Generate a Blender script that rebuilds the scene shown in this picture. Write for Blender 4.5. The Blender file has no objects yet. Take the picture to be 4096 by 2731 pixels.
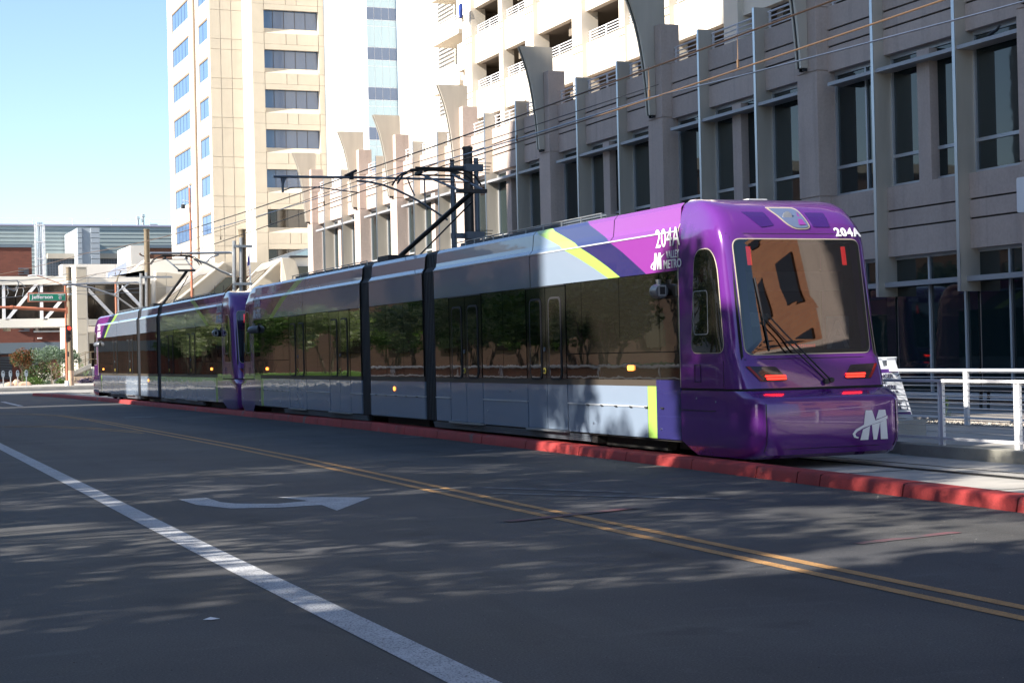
import bpy, bmesh, math, random
from mathutils import Vector, Matrix
random.seed(7)
S = bpy.context.scene
# ------------------------------------------------------------------ camera, sky, sun, exposure
F, H = 6700.0, 1.65
ph, roll, yaw = 51 / F, 0.0228, math.atan(2728 / F)
FW = Vector((math.sin(yaw) * math.cos(ph), math.cos(yaw) * math.cos(ph), math.sin(ph)))
R0 = Vector((math.cos(yaw), -math.sin(yaw), 0)); U0 = R0.cross(FW)
RT = R0 * math.cos(roll) - U0 * math.sin(roll); UP = RT.cross(FW)
cam = bpy.data.objects.new('camera', bpy.data.cameras.new('camera')); S.collection.objects.link(cam)
cam.data.sensor_width = 36; cam.data.lens = 36 * F / 4096; cam.data.clip_end = 5000
mw = Matrix((RT, UP, -FW)).transposed().to_4x4(); mw.translation = Vector((0, 0, H)); cam.matrix_world = mw
S.camera = cam
W = bpy.data.worlds.new('World'); S.world = W; W.use_nodes = True
SUN = Vector((-0.987, -0.16, 0.60)).normalized()
_el = math.asin(SUN.z); _az = math.atan2(SUN.x, SUN.y)
nt = W.node_tree; bg = nt.nodes['Background']
sky = nt.nodes.new('ShaderNodeTexSky'); sky.sky_type = 'NISHITA'; sky.sun_disc = False
sky.sun_elevation = _el; sky.sun_rotation = _az; sky.altitude = 300; sky.air_density = 1.0; sky.dust_density = 0.4; sky.ozone_density = 2.2
nt.links.new(sky.outputs[0], bg.inputs[0]); bg.inputs[1].default_value = 0.085
sl = bpy.data.lights.new('sun', 'SUN'); sl.energy = 5.0; sl.angle = math.radians(0.53); sl.color = (1.0, 0.93, 0.82)
so = bpy.data.objects.new('sun', sl); S.collection.objects.link(so); so.rotation_euler = (-SUN).to_track_quat('-Z', 'Y').to_euler()
S.view_settings.view_transform = 'Standard'; S.view_settings.look = 'None'; S.view_settings.gamma = 1
S.view_settings.use_curve_mapping = False; S.view_settings.exposure = 1.5
S.cycles.max_bounces = 6; S.cycles.transparent_max_bounces = 12; S.cycles.sample_clamp_indirect = 8

# ------------------------------------------------------------------ survey helpers: a sight line meets a known plane of the place
def _ray(x, y): return FW + RT * ((x - 2048) / F) - UP * ((y - 1365.5) / F)
def pX(x, y, c): d = _ray(x, y); return Vector((0, 0, H)) + d * (c / d.x)
def pY(x, y, c): d = _ray(x, y); return Vector((0, 0, H)) + d * (c / d.y)
def pZ(x, y, c): d = _ray(x, y); return Vector((0, 0, H)) + d * ((c - H) / d.z)

# ------------------------------------------------------------------ mesh and object helpers
ORG = {}
class MB:
    def __init__(s): s.v = []; s.f = []; s.m = []
    def add(s, vs, fs, mi=0):
        o = len(s.v); s.v += [tuple(p) for p in vs]
        for f in fs: s.f.append(tuple(o + i for i in f)); s.m.append(mi)
        return s
    def box(s, x0, x1, y0, y1, z0, z1, mi=0):
        if x0 > x1: x0, x1 = x1, x0
        if y0 > y1: y0, y1 = y1, y0
        if z0 > z1: z0, z1 = z1, z0
        vs = [(x0,y0,z0),(x1,y0,z0),(x1,y1,z0),(x0,y1,z0),(x0,y0,z1),(x1,y0,z1),(x1,y1,z1),(x0,y1,z1)]
        return s.add(vs, [(3,2,1,0),(4,5,6,7),(0,1,5,4),(1,2,6,5),(2,3,7,6),(3,0,4,7)], mi)
    def prism(s, pts, vec, mi=0):
        n = len(pts); vec = Vector(vec); a = [Vector(p) for p in pts]; b = [p + vec for p in a]
        nrm = Vector((0, 0, 0))
        for i in range(n): nrm += a[i].cross(a[(i + 1) % n])
        fl = nrm.dot(vec) > 0
        fs = [tuple(range(n))[::-1] if fl else tuple(range(n)), tuple(range(n, 2 * n)) if fl else tuple(range(n, 2 * n))[::-1]]
        for i in range(n):
            j = (i + 1) % n; q = (i, j, n + j, n + i); fs.append(q if fl else q[::-1])
        return s.add(a + b, fs, mi)
    def tube(s, path, r, n=8, mi=0, r2=None):
        P = [Vector(p) for p in path]; k = len(P); vs = []
        for i, p in enumerate(P):
            t = (P[min(i + 1, k - 1)] - P[max(i - 1, 0)]).normalized()
            ref = Vector((0, 0, 1)) if abs(t.z) < 0.9 else Vector((1, 0, 0))
            a = t.cross(ref).normalized(); b = t.cross(a)
            rr = r if r2 is None else r + (r2 - r) * i / (k - 1)
            for j in range(n): an = 2 * math.pi * j / n; vs.append(p + a * (rr * math.cos(an)) + b * (rr * math.sin(an)))
        fs = []
        for i in range(k - 1):
            for j in range(n):
                q = (j + 1) % n; fs.append((i*n+j, i*n+q, (i+1)*n+q, (i+1)*n+j))
        fs.append(tuple(range(n))[::-1]); fs.append(tuple(range((k-1)*n, k*n)))
        return s.add(vs, fs, mi)
    def disc(s, c, r, ax, h, n=16, mi=0):
        c = Vector(c); ax = Vector(ax).normalized(); return s.tube([c, c + ax * h], r, n, mi)
    def grid(s, rows, mi=0, flip=False):
        nr, nc = len(rows), len(rows[0]); vs = [p for r_ in rows for p in r_]; fs = []
        for i in range(nr - 1):
            for j in range(nc - 1):
                q = (i*nc+j, i*nc+j+1, (i+1)*nc+j+1, (i+1)*nc+j); fs.append(q[::-1] if flip else q)
        return s.add(vs, fs, mi)
    def build(s, name, mats, parent=None, smooth=False, org=None, bevel=0, **props):
        if not isinstance(mats, (list, tuple)): mats = [mats]
        if parent is not None: o3 = ORG[parent]
        elif org is not None: o3 = Vector(org)
        else:
            xs = [p[0] for p in s.v]; ys = [p[1] for p in s.v]; zs = [p[2] for p in s.v]
            o3 = Vector(((min(xs) + max(xs)) / 2, (min(ys) + max(ys)) / 2, min(zs)))
        me = bpy.data.meshes.new(name)
        me.from_pydata([(p[0]-o3.x, p[1]-o3.y, p[2]-o3.z) for p in s.v], [], s.f)
        for m in mats: me.materials.append(m)
        if len(mats) > 1: me.polygons.foreach_set('material_index', s.m)
        if smooth: me.polygons.foreach_set('use_smooth', [True] * len(me.polygons))
        me.update()
        o = bpy.data.objects.new(name, me); S.collection.objects.link(o)
        if parent is not None: o.parent = parent
        else: o.location = o3
        if smooth == 'auto': me.set_sharp_from_angle(angle=math.radians(35))
        if bevel:
            b = o.modifiers.new('bevel', 'BEVEL'); b.width = bevel; b.segments = 2; b.limit_method = 'ANGLE'
        ORG[o] = o3
        for k, v in props.items(): o[k] = v
        return o
def thing(name, label, cat, loc, group=None, kind=None):
    o = bpy.data.objects.new(name, None); S.collection.objects.link(o); o.location = loc; o.empty_display_size = 0.2
    ORG[o] = Vector(loc); o['label'] = label
    if kind: o['kind'] = kind
    else: o['category'] = cat
    if group: o['group'] = group
    return o
def tag(o, label, cat, group=None):
    o['label'] = label; o['category'] = cat
    if group: o['group'] = group
    return o
def B(x0, x1, y0, y1, z0, z1, name, m, parent=None, **k): return MB().box(x0, x1, y0, y1, z0, z1).build(name, m, parent, **k)
def copy_tree(o, parent=None):
    c = o.copy(); S.collection.objects.link(c); c.parent = parent; ORG[c] = ORG.get(o, Vector())
    for ch in list(o.children): copy_tree(ch, c)
    return c
def rounded(pts, r, n=5):
    out = []; k = len(pts)
    for i in range(k):
        p0, p, p1 = Vector(pts[i-1]), Vector(pts[i]), Vector(pts[(i+1) % k])
        rr = r[i] if isinstance(r, (list, tuple)) else r
        a = p + (p0 - p).normalized() * min(rr, (p0-p).length*.48); b = p + (p1 - p).normalized() * min(rr, (p1-p).length*.48)
        for j in range(n + 1):
            t = j / n; out.append(tuple(a * (1-t)**2 + p * 2*t*(1-t) + b * t*t))
    return out
def text(body, size, loc, ex, ez, m, parent, name='lettering', ext=0.002, bold=0.0, sx=1.0, align='LEFT', shear=0, width=None):
    c = bpy.data.curves.new(name, 'FONT'); c.body = body; c.size = size; c.extrude = ext; c.offset = bold; c.align_x = align; c.shear = shear; c.resolution_u = 3
    t = bpy.data.objects.new('tmp', c); S.collection.objects.link(t); dg = bpy.context.evaluated_depsgraph_get()
    me = bpy.data.meshes.new_from_object(t.evaluated_get(dg)); bpy.data.objects.remove(t); bpy.data.curves.remove(c); me.name = name
    me.materials.clear(); me.materials.append(m)
    if width: xx = [v.co.x for v in me.vertices]; sx = width / (max(xx) - min(xx))
    ex = Vector(ex).normalized(); ez = Vector(ez).normalized(); n = ex.cross(ez)
    M = Matrix((ex * sx, ez, n)).transposed().to_4x4(); M.translation = Vector(loc) - (ORG[parent] if parent else Vector())
    me.transform(M); o = bpy.data.objects.new(name, me); S.collection.objects.link(o); o.parent = parent; ORG[o] = ORG[parent] if parent else Vector()
    return o

# ------------------------------------------------------------------ materials
MT = {}
def lin(h):
    h = h.lstrip('#'); c = [int(h[i:i+2], 16) / 255 for i in (0, 2, 4)]
    return tuple(x / 12.92 if x <= .04045 else ((x + .055) / 1.055) ** 2.4 for x in c)
def mat(name, col, rough=0.6, metal=0.0, var=0.0, vs=2.0, bump=0.0, bs=20.0, coat=0.0, ior=1.5, spec=0.5, emis=0, emc=None, streak=0.0, col2=None, msk=None, stretch=(1,1,1), fleck=None, bd=0.01, grain=None, rnd=0):
    m = bpy.data.materials.new(name); m.use_nodes = True; MT[name] = m
    n = m.node_tree.nodes; l = m.node_tree.links; p = n['Principled BSDF']
    if isinstance(col, str): col = lin(col)
    p.inputs['Base Color'].default_value = (*col, 1); p.inputs['Roughness'].default_value = rough; p.inputs['Metallic'].default_value = metal
    p.inputs['IOR'].default_value = ior; p.inputs['Specular IOR Level'].default_value = spec
    p.inputs['Coat Weight'].default_value = coat; p.inputs['Coat Roughness'].default_value = 0.02
    if emis: p.inputs['Emission Color'].default_value = (*(emc or col), 1); p.inputs['Emission Strength'].default_value = emis
    geo = n.new('ShaderNodeNewGeometry'); mp = n.new('ShaderNodeMapping'); mp.inputs['Scale'].default_value = stretch
    l.new(geo.outputs['Position'], mp.inputs[0])
    cur = None
    def noise(sc, det=4, vec=mp):
        t = n.new('ShaderNodeTexNoise'); t.inputs['Scale'].default_value = sc; t.inputs['Detail'].default_value = det; l.new(vec.outputs[0], t.inputs['Vector']); return t.outputs[0]
    def mix(a, b, fac, mode='MIX'):
        x = n.new('ShaderNodeMix'); x.data_type = 'RGBA'; x.blend_type = mode
        if hasattr(fac, 'is_linked') or hasattr(fac, 'links'): l.new(fac, x.inputs[0])
        else: x.inputs[0].default_value = fac
        for i, q in ((6, a), (7, b)):
            if isinstance(q, tuple): x.inputs[i].default_value = (*q, 1)
            else: l.new(q, x.inputs[i])
        return x.outputs[2]
    def ramp(src, a, b, ca=0., cb=1.):
        r = n.new('ShaderNodeMapRange'); r.inputs[1].default_value = a; r.inputs[2].default_value = b; r.inputs[3].default_value = ca; r.inputs[4].default_value = cb
        l.new(src, r.inputs[0]); return r.outputs[0]
    cur = col
    if col2 is not None:
        if isinstance(col2, str): col2 = lin(col2)
        sc, a, b = msk or (3, .45, .6)
        cur = mix(cur, col2, ramp(noise(sc, 6), a, b))
    if var:
        g = ramp(noise(vs, 5), .25, .75, 1 - var, 1 + var)
        x = n.new('ShaderNodeMix'); x.data_type = 'RGBA'; x.blend_type = 'MULTIPLY'; x.inputs[0].default_value = 1
        if isinstance(cur, tuple): x.inputs[6].default_value = (*cur, 1)
        else: l.new(cur, x.inputs[6])
        cb = n.new('ShaderNodeCombineColor'); [l.new(g, cb.inputs[i]) for i in range(3)]; l.new(cb.outputs[0], x.inputs[7]); cur = x.outputs[2]
    if streak:
        m2 = n.new('ShaderNodeMapping'); m2.inputs['Scale'].default_value = (4, 4, .25); l.new(geo.outputs['Position'], m2.inputs[0])
        dk = tuple(c * .55 for c in col); cur = mix(cur, dk, ramp(noise(1.0, 5, m2), .52, .85, 0, streak))
    if rnd:
        oi = n.new('ShaderNodeObjectInfo'); g = ramp(oi.outputs['Random'], 0, 1, 1 - rnd, 1 + rnd); x = n.new('ShaderNodeMix'); x.data_type = 'RGBA'; x.blend_type = 'MULTIPLY'; x.inputs[0].default_value = 1
        if isinstance(cur, tuple): x.inputs[6].default_value = (*cur, 1)
        else: l.new(cur, x.inputs[6])
        cb = n.new('ShaderNodeCombineColor'); [l.new(g, cb.inputs[i]) for i in range(3)]; l.new(cb.outputs[0], x.inputs[7]); cur = x.outputs[2]
    if grain:
        gs, ga = grain; t = noise(gs, 2); g = ramp(t, .3, .7, 1 - ga, 1 + ga); x = n.new('ShaderNodeMix'); x.data_type = 'RGBA'; x.blend_type = 'MULTIPLY'; x.inputs[0].default_value = 1
        if isinstance(cur, tuple): x.inputs[6].default_value = (*cur, 1)
        else: l.new(cur, x.inputs[6])
        cb = n.new('ShaderNodeCombineColor'); [l.new(g, cb.inputs[i]) for i in range(3)]; l.new(cb.outputs[0], x.inputs[7]); cur = x.outputs[2]
    if fleck:
        fc, fsz, th = fleck
        v = n.new('ShaderNodeTexVoronoi'); v.inputs['Scale'].default_value = fsz; l.new(geo.outputs['Position'], v.inputs['Vector'])
        cur = mix(cur, fc, ramp(v.outputs['Distance'], th, th * .6))
    if not isinstance(cur, tuple): l.new(cur, p.inputs['Base Color'])
    if bump:
        b = n.new('ShaderNodeBump'); b.inputs['Strength'].default_value = bump; b.inputs['Distance'].default_value = bd
        l.new(noise(bs, 3), b.inputs['Height']); l.new(b.outputs[0], p.inputs['Normal'])
        if coat: l.new(b.outputs[0], p.inputs['Coat Normal'])
    return m
def brickmat(name, c1, c2, mortar, scale, axis='XZ', rough=.85):
    m = mat(name, c1, rough); n = m.node_tree.nodes; l = m.node_tree.links; p = n['Principled BSDF']
    geo = [x for x in n if x.type == 'NEW_GEOMETRY'][0]; sp = n.new('ShaderNodeSeparateXYZ'); cb = n.new('ShaderNodeCombineXYZ'); l.new(geo.outputs['Position'], sp.inputs[0])
    ad = n.new('ShaderNodeMath'); ad.operation = 'ADD'; l.new(sp.outputs[0], ad.inputs[0]); l.new(sp.outputs[1], ad.inputs[1])
    l.new(ad.outputs[0], cb.inputs[0]); l.new(sp.outputs[2], cb.inputs[1])
    b = n.new('ShaderNodeTexBrick'); l.new(cb.outputs[0], b.inputs['Vector']); b.inputs['Scale'].default_value = scale
    b.inputs['Color1'].default_value = (*c1, 1); b.inputs['Color2'].default_value = (*c2, 1); b.inputs['Mortar'].default_value = (*mortar, 1)
    b.inputs['Mortar Size'].default_value = .015; b.inputs['Brick Width'].default_value = .8; b.inputs['Row Height'].default_value = .28
    l.new(b.outputs[0], p.inputs['Base Color']); return m
asphalt = mat('asphalt', (.052, .053, .058), .78, var=.2, vs=.55, bump=.5, bs=160, col2=(.068, .067, .066), msk=(.35, .42, .62), fleck=((.22, .22, .2), 28, .09), bd=.006, spec=.35, grain=(70, .38))
conc = mat('concrete', (.36, .34, .31), .85, var=.18, vs=1.6, bump=.25, bs=60, streak=0.0, col2=(.29, .28, .26), msk=(1.1, .45, .65))
conc2 = mat('wall_concrete', (.30, .29, .25), .88, var=.2, vs=3, bump=.35, bs=40, fleck=((.08, .075, .065), 7, .05))
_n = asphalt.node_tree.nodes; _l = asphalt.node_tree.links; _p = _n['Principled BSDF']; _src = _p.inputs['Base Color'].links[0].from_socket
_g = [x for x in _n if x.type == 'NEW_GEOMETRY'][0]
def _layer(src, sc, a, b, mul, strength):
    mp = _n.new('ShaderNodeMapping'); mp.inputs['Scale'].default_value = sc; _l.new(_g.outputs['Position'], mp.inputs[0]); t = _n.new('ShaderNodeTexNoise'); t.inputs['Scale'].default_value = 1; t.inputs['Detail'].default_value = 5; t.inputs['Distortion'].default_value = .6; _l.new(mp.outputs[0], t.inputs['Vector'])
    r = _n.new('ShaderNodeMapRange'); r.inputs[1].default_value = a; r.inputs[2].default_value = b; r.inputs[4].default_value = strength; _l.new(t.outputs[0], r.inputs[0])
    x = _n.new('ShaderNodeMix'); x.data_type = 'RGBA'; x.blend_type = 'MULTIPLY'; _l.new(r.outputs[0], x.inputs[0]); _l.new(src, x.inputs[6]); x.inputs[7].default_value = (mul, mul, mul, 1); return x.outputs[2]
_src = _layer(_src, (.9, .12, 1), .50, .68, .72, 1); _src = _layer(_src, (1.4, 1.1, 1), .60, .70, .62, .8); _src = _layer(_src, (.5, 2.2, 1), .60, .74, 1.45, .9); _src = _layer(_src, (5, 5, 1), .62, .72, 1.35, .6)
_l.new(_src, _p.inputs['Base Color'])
tactile = mat('ribbed_concrete', (.38, .38, .40), .8, var=.1, vs=5, bump=.3, bs=40)
stucco = mat('stucco', (.47, .38, .335), .9, var=.07, vs=1.2, bump=.35, bs=90, streak=.5, rnd=.05, grain=(14, .05))
stucco_lt = mat('pale_stucco', (.62, .56, .47), .9, var=.05, vs=1, bump=.2, bs=40, streak=.12)
precast = mat('precast_panel', (.46, .41, .335), .9, var=.05, vs=.8, bump=.2, bs=30, streak=.15, rnd=.04)
precast_w = mat('white_sunlit_precast', (.70, .66, .60), .9, var=.03, vs=.8)  # precast lightened for sun-facing sides; also used on plain white parts
silver = mat('silver_metal', (.52, .54, .57), .32, 1.0, var=.08, vs=3, stretch=(1, 1, .2))
fin_side = mat('brushed_metal', (.50, .455, .39), .42, .3, var=.15, vs=2, stretch=(1, 1, .15))  # warm light base stands in for the reflected sunlit garage
shade_m = mat('sunshade_paint', (.34, .34, .36), .45, .2)
frame_m = mat('window_frame_metal', (.5, .52, .55), .45, .6)
glass = mat('dark_glass', (.008, .018, .02), .02, 0, ior=1.55, bump=.03, bs=1.1, bd=.03)
glass_b = mat('blue_glass', (.08, .145, .28), .08, 0, ior=1.8)
glass_t = mat('sky_tinted_glass', (.045, .085, .17), .08, 0, ior=1.7)  # blue sky reflection put into the base colour
dark = mat('dark_metal', (.025, .026, .03), .5, .3)
black = mat('black_rubber', (.012, .012, .014), .6)
soffit = mat('dark_interior', (.05, .045, .04), .9)
white_p = mat('white_paint', (.72, .72, .74), .45, var=.04, vs=3)
pink_w = mat('white_railing_paint', (.60, .58, .60), .5)
galv = mat('galvanised_steel', (.42, .44, .46), .42, .8, var=.1, vs=8)
galv_d = mat('grey_painted_steel', (.12, .14, .17), .5, .3)
tan_pole = mat('bronze_pole_paint', (.16, .125, .08), .55, .1, var=.15, vs=4)
rust = mat('terracotta_paint', (.42, .14, .075), .55, var=.08, vs=3)
red_kerb = mat('red_kerb_paint', (.28, .024, .022), .75, var=.25, vs=2.5, bump=.3, bs=50, col2=(.13, .075, .07), msk=(1.7, .62, .70), grain=(60, .2), rnd=.12)
kerb_joint = mat('kerb_joint', (.12, .02, .02), .9)
yel = mat('yellow_road_paint', (.38, .20, .065), .8, var=.2, vs=6, col2=(.12, .09, .06), msk=(70, .50, .68), bump=.3, bs=90)
wht = mat('white_road_paint', (.42, .43, .45), .8, var=.2, vs=3, col2=(.10, .10, .11), msk=(75, .50, .66), bump=.3, bs=90)
wht_w = mat('worn_white_paint', (.13, .133, .14), .8, var=.3, vs=4, col2=(.06, .06, .065), msk=(5, .45, .6))
pinkmark = mat('red_survey_paint', (.14, .05, .06), .8, col2=(.06, .055, .06), msk=(4, .4, .6))
railsteel = mat('rail_steel', (.07, .065, .06), .35, .9)
groove = mat('groove_black', (.012, .012, .012), .9)
purple = mat('purple_paint', (.115, .02, .205), .2, .2, coat=1.0, var=.06, vs=3, bump=.02, bs=2.2, bd=.02)
purple_d = mat('deep_purple_paint', (.045, .008, .13), .2, .2, coat=1.0, bump=.02, bs=2.2, bd=.02)
purple_lit = mat('sunlit_purple_vinyl', (.21, .035, .25), .25, .05, coat=.9, bump=.06, bs=1.3, bd=.02)  # livery purple brightened to look sunlit
navy = mat('navy_vinyl', (.022, .020, .095), .2, 0, coat=.9, bump=.06, bs=1.3, bd=.02)
green = mat('lime_vinyl', (.28, .46, .09), .3, 0, coat=.6)
tgrey = mat('tram_grey_paint', (.23, .29, .385), .16, .15, coat=.9, var=.02, vs=2, bump=.10, bs=1.2, bd=.03, stretch=(1, .6, 1.6))
tgrey_l = mat('tram_silver_edge', (.62, .66, .72), .3, .3)
twin = mat('tram_window_glass', (.010, .009, .007), .015, 0, ior=2.7, bump=.05, bs=1.6, bd=.02)
tdoor = mat('tram_door_black', (.012, .012, .011), .05, 0, ior=1.8, bump=.04, bs=3, bd=.02)
tstrip = mat('brown_strip', (.055, .045, .036), .4)
under = mat('underframe', (.018, .017, .017), .7)
bellows = mat('bellows_rubber', (.02, .021, .026), .6)
gasket = mat('beige_gasket', (.36, .31, .25), .5)
lamp_red = mat('red_lamp', (.6, .01, .008), .3, emis=2.4, emc=(1, .018, .01))
lamp_red2 = mat('dim_red_lamp', (.5, .02, .01), .3, emis=.8, emc=(1, .03, .03))
lamp_amb = mat('amber_lamp', (.8, .25, .03), .3, emis=1.6, emc=(1, .26, .04))
lens = mat('smoked_lens', (.03, .02, .025), .05, 0, ior=1.6)
redlens = mat('red_lens', (.25, .012, .012), .15)
ringy = mat('yellow_ring', (.6, .48, .08), .5)
brick_m = brickmat('red_brick', (.17, .055, .038), (.135, .045, .032), (.12, .06, .045), 1.6)
brick_o = brickmat('orange_brick', (.24, .10, .055), (.19, .075, .045), (.2, .13, .09), 1.6)
brick_d = brickmat('brown_brick', (.15, .075, .05), (.12, .06, .042), (.14, .1, .08), 1.6)
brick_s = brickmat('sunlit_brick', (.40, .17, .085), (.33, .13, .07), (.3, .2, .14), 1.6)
corr = mat('corrugated_grey_cladding', (.34, .39, .38), .5, .3, var=.05, vs=.4)
grn_sign = mat('green_sign_face', (.005, .20, .12), .4)
bronze_glass = mat('bronze_glass', (.02, .014, .01), .04, 0, ior=1.7)
bark = mat('bark', (.13, .10, .075), .9, var=.3, vs=8, bump=.5, bs=20)
def leafmat(name, col, var=.35):
    m = mat(name, col, .6, var=var, vs=3.5); n = m.node_tree.nodes; l = m.node_tree.links; p = n['Principled BSDF']
    tr = n.new('ShaderNodeBsdfTranslucent'); tr.inputs[0].default_value = (col[0]*1.3, col[1]*1.5, col[2]*.8, 1); mx = n.new('ShaderNodeMixShader'); mx.inputs[0].default_value = .3
    l.new(p.outputs[0], mx.inputs[1]); l.new(tr.outputs[0], mx.inputs[2]); l.new(mx.outputs[0], n['Material Output'].inputs[0]); return m
leaf_o = leafmat('olive_leaf', (.12, .15, .08)); leaf_g = leafmat('green_leaf', (.065, .12, .022)); leaf_d = leafmat('dark_leaf', (.035, .06, .018)); leaf_r = leafmat('autumn_leaf', (.16, .06, .02)); leaf_ol = leafmat('pale_olive_leaf', (.20, .23, .13)); leaf_b = leafmat('sage_leaf', (.13, .18, .14))
def glassy(name, tint, fac, ior=1.5, bumpy=0.0):
    m = bpy.data.materials.new(name); m.use_nodes = True; n = m.node_tree.nodes; l = m.node_tree.links; n.remove(n['Principled BSDF'])
    g = n.new('ShaderNodeBsdfGlossy'); g.inputs['Roughness'].default_value = .01; g.inputs['Color'].default_value = (.95, .95, .95, 1)
    t = n.new('ShaderNodeBsdfTransparent'); t.inputs[0].default_value = (*tint, 1); f = n.new('ShaderNodeFresnel'); f.inputs[0].default_value = ior
    ad = n.new('ShaderNodeMath'); ad.operation = 'ADD'; ad.inputs[1].default_value = fac; ad.use_clamp = True; l.new(f.outputs[0], ad.inputs[0])
    x = n.new('ShaderNodeMixShader'); l.new(ad.outputs[0], x.inputs[0]); l.new(t.outputs[0], x.inputs[1]); l.new(g.outputs[0], x.inputs[2]); l.new(x.outputs[0], n['Material Output'].inputs[0]); return m
windsh = glassy('windscreen_glass', (.20, .24, .25), .06)
acryl = glassy('clear_lens', (.6, .55, .65), .1)

def zag(a, b, n): return [a + (b - a) * i / n for i in range(n + 1)]

# ================================================================== GROUND
def struct(o, label): o['kind'] = 'structure'; o['label'] = label; return o
struct(MB().box(-1500, 1500, -1500, 2500, -.4, -.006).build('ground', conc), 'flat ground reaching the horizon')
m = MB(); xs = zag(-16, 60, 10)
m.add([(-16, -90, 0), (11.6, -90, 0), (11.6, 119, 0), (-16, 119, 0)], [(0, 1, 2, 3)])
m.add([(-200, 97, 0.0), (-16, 97, 0), (-16, 119, 0), (-200, 119, 0)], [(0, 1, 2, 3)])
m.add([(11.6, 97, 0), (200, 97, 0), (200, 119, 0), (11.6, 119, 0)], [(0, 1, 2, 3)])
m.add([(-16, 119, 0), (10.4, 119, 0), (10.4, 127, 0), (-16, 127, 0)], [(0, 1, 2, 3)])
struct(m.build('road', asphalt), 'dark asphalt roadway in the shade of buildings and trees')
# kerb: front foot line as a function of Y
KP = [(-60, 10.4), (4, 10.45), (13.3, 10.68), (15.35, 10.80), (17.1, 10.86), (18.7, 10.93), (20.6, 11.02), (23.5, 11.10), (27, 11.16), (36, 11.28), (50, 11.28), (66, 11.1), (78, 10.85), (88, 10.5), (93, 10.0)]
def kx(y):
    for (a, p), (b, q) in zip(KP, KP[1:]):
        if a <= y <= b: return p + (q - p) * (y - a) / (b - a)
    return KP[0][1] if y < KP[0][0] else KP[-1][1]
def kz(y): return .15 + .045 * max(0, 1 - abs(y - 38) / 14)
kerb = thing('kerb', 'red painted kerb edging the tramway', 'kerb', (11, 30, 0), kind='structure')
js = [2.0, 4.6, 7.0, 9.6, 11.4, 13.3, 15.35, 17.1, 17.65, 18.7, 20.6, 22.8, 24.6]
y = 24.6
while y < 90: y += 2.35 + random.uniform(-.25, .45); js.append(y)
js[-1] = 93
for a, b in zip(js, js[1:]):
    m = MB(); rows = []
    for t in (0, .5, 1):
        yy = a + .012 + (b - a - .024) * t; x = kx(yy); z = kz(yy); w = .30 if yy < 90 else .2
        rows.append([(x, yy, -.02), (x + .025, yy, z - .035), (x + .05, yy, z - .008), (x + .085, yy, z), (x + w, yy, z), (x + w, yy, -.02)])
    m.grid(rows, flip=True)
    for r_ in (rows[0], rows[-1]): m.add(r_, [tuple(range(6)) if r_ is rows[0] else tuple(range(6))[::-1]])
    m.build('kerb_stone', red_kerb, kerb, smooth='auto')
m = MB()
for a in js[1:-1]: x = kx(a); m.box(x + .03, x + .28, a - .012, a + .012, -.02, kz(a) - .012)
m.build('joint', kerb_joint, kerb)
# trackway slab
m = MB()
yy0 = -60
for a, b in zip(zag(-60, 93, 60), zag(-60, 93, 60)[1:]):
    m.add([(kx(a) + .25, a, .02), (14.76, a, .02), (14.76, b, .02), (kx(b) + .25, b, .02)], [(0, 1, 2, 3)])
track = struct(m.build('trackway', conc, org=(12.5, 20, 0)), 'pale concrete tram trackway beside the red kerb')
m = MB()
for a, b in ((8.1, 15.0), (15.1, 17.4), (17.5, 22)):
    m.add([(kx(a) + .34, a, .026), (11.70, a, .026), (11.70, b, .026), (kx(b) + .34, b, .026)], [(0, 1, 2, 3)])
m.build('ribbed_slab', tactile, track)
for k in range(7):
    jy = 9 + k * 3.1
    B(11.1, 13.1, jy, jy + .02, .024, .027, 'slab_joint', groove, track)
B(11.79, 11.85, -60, 97, .022, .030, 'rail', railsteel, track); B(11.86, 11.90, -60, 97, .022, .027, 'rail_groove', groove, track)
B(13.18, 13.25, -60, 97, .022, .034, 'rail', railsteel, track); B(13.10, 13.17, -60, 97, .022, .027, 'rail_groove', groove, track)
B(13.70, 13.72, -60, 97, .022, .026, 'slab_joint', groove, track)
# cross street tracks beyond
for k in range(4): struct(B(-60, 60, 99 + k * 3.2, 99.14 + k * 3.2, .002, .012, 'cross_rail', railsteel), 'steel tram rail set in the crossing street')
struct(MB().add([(-60, 98.4, .004), (60, 98.4, .004), (60, 110.5, .004), (-60, 110.5, .004)], [(0, 1, 2, 3)]).build('crossing_trackway', conc), 'pale concrete trackway across the junction')
# far pavement
m = MB().box(-60, 10.2, 127, 160, -.02, .15); far_pave = struct(m.build('far_pavement', conc), 'sunlit pavement across the junction')
B(10.2, 60, 119, 160, -.02, .15, 'pavement_corner', conc, far_pave)
struct(MB().box(5.2, 9.0, 126.75, 126.98, -.02, .16).build('far_kerb', red_kerb), 'short red painted kerb end on the far corner')
struct(MB().box(-60, 5.15, 126.75, 126.98, -.02, .14).build('grey_kerb', conc2), 'grey kerb below the parking meters')

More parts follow.
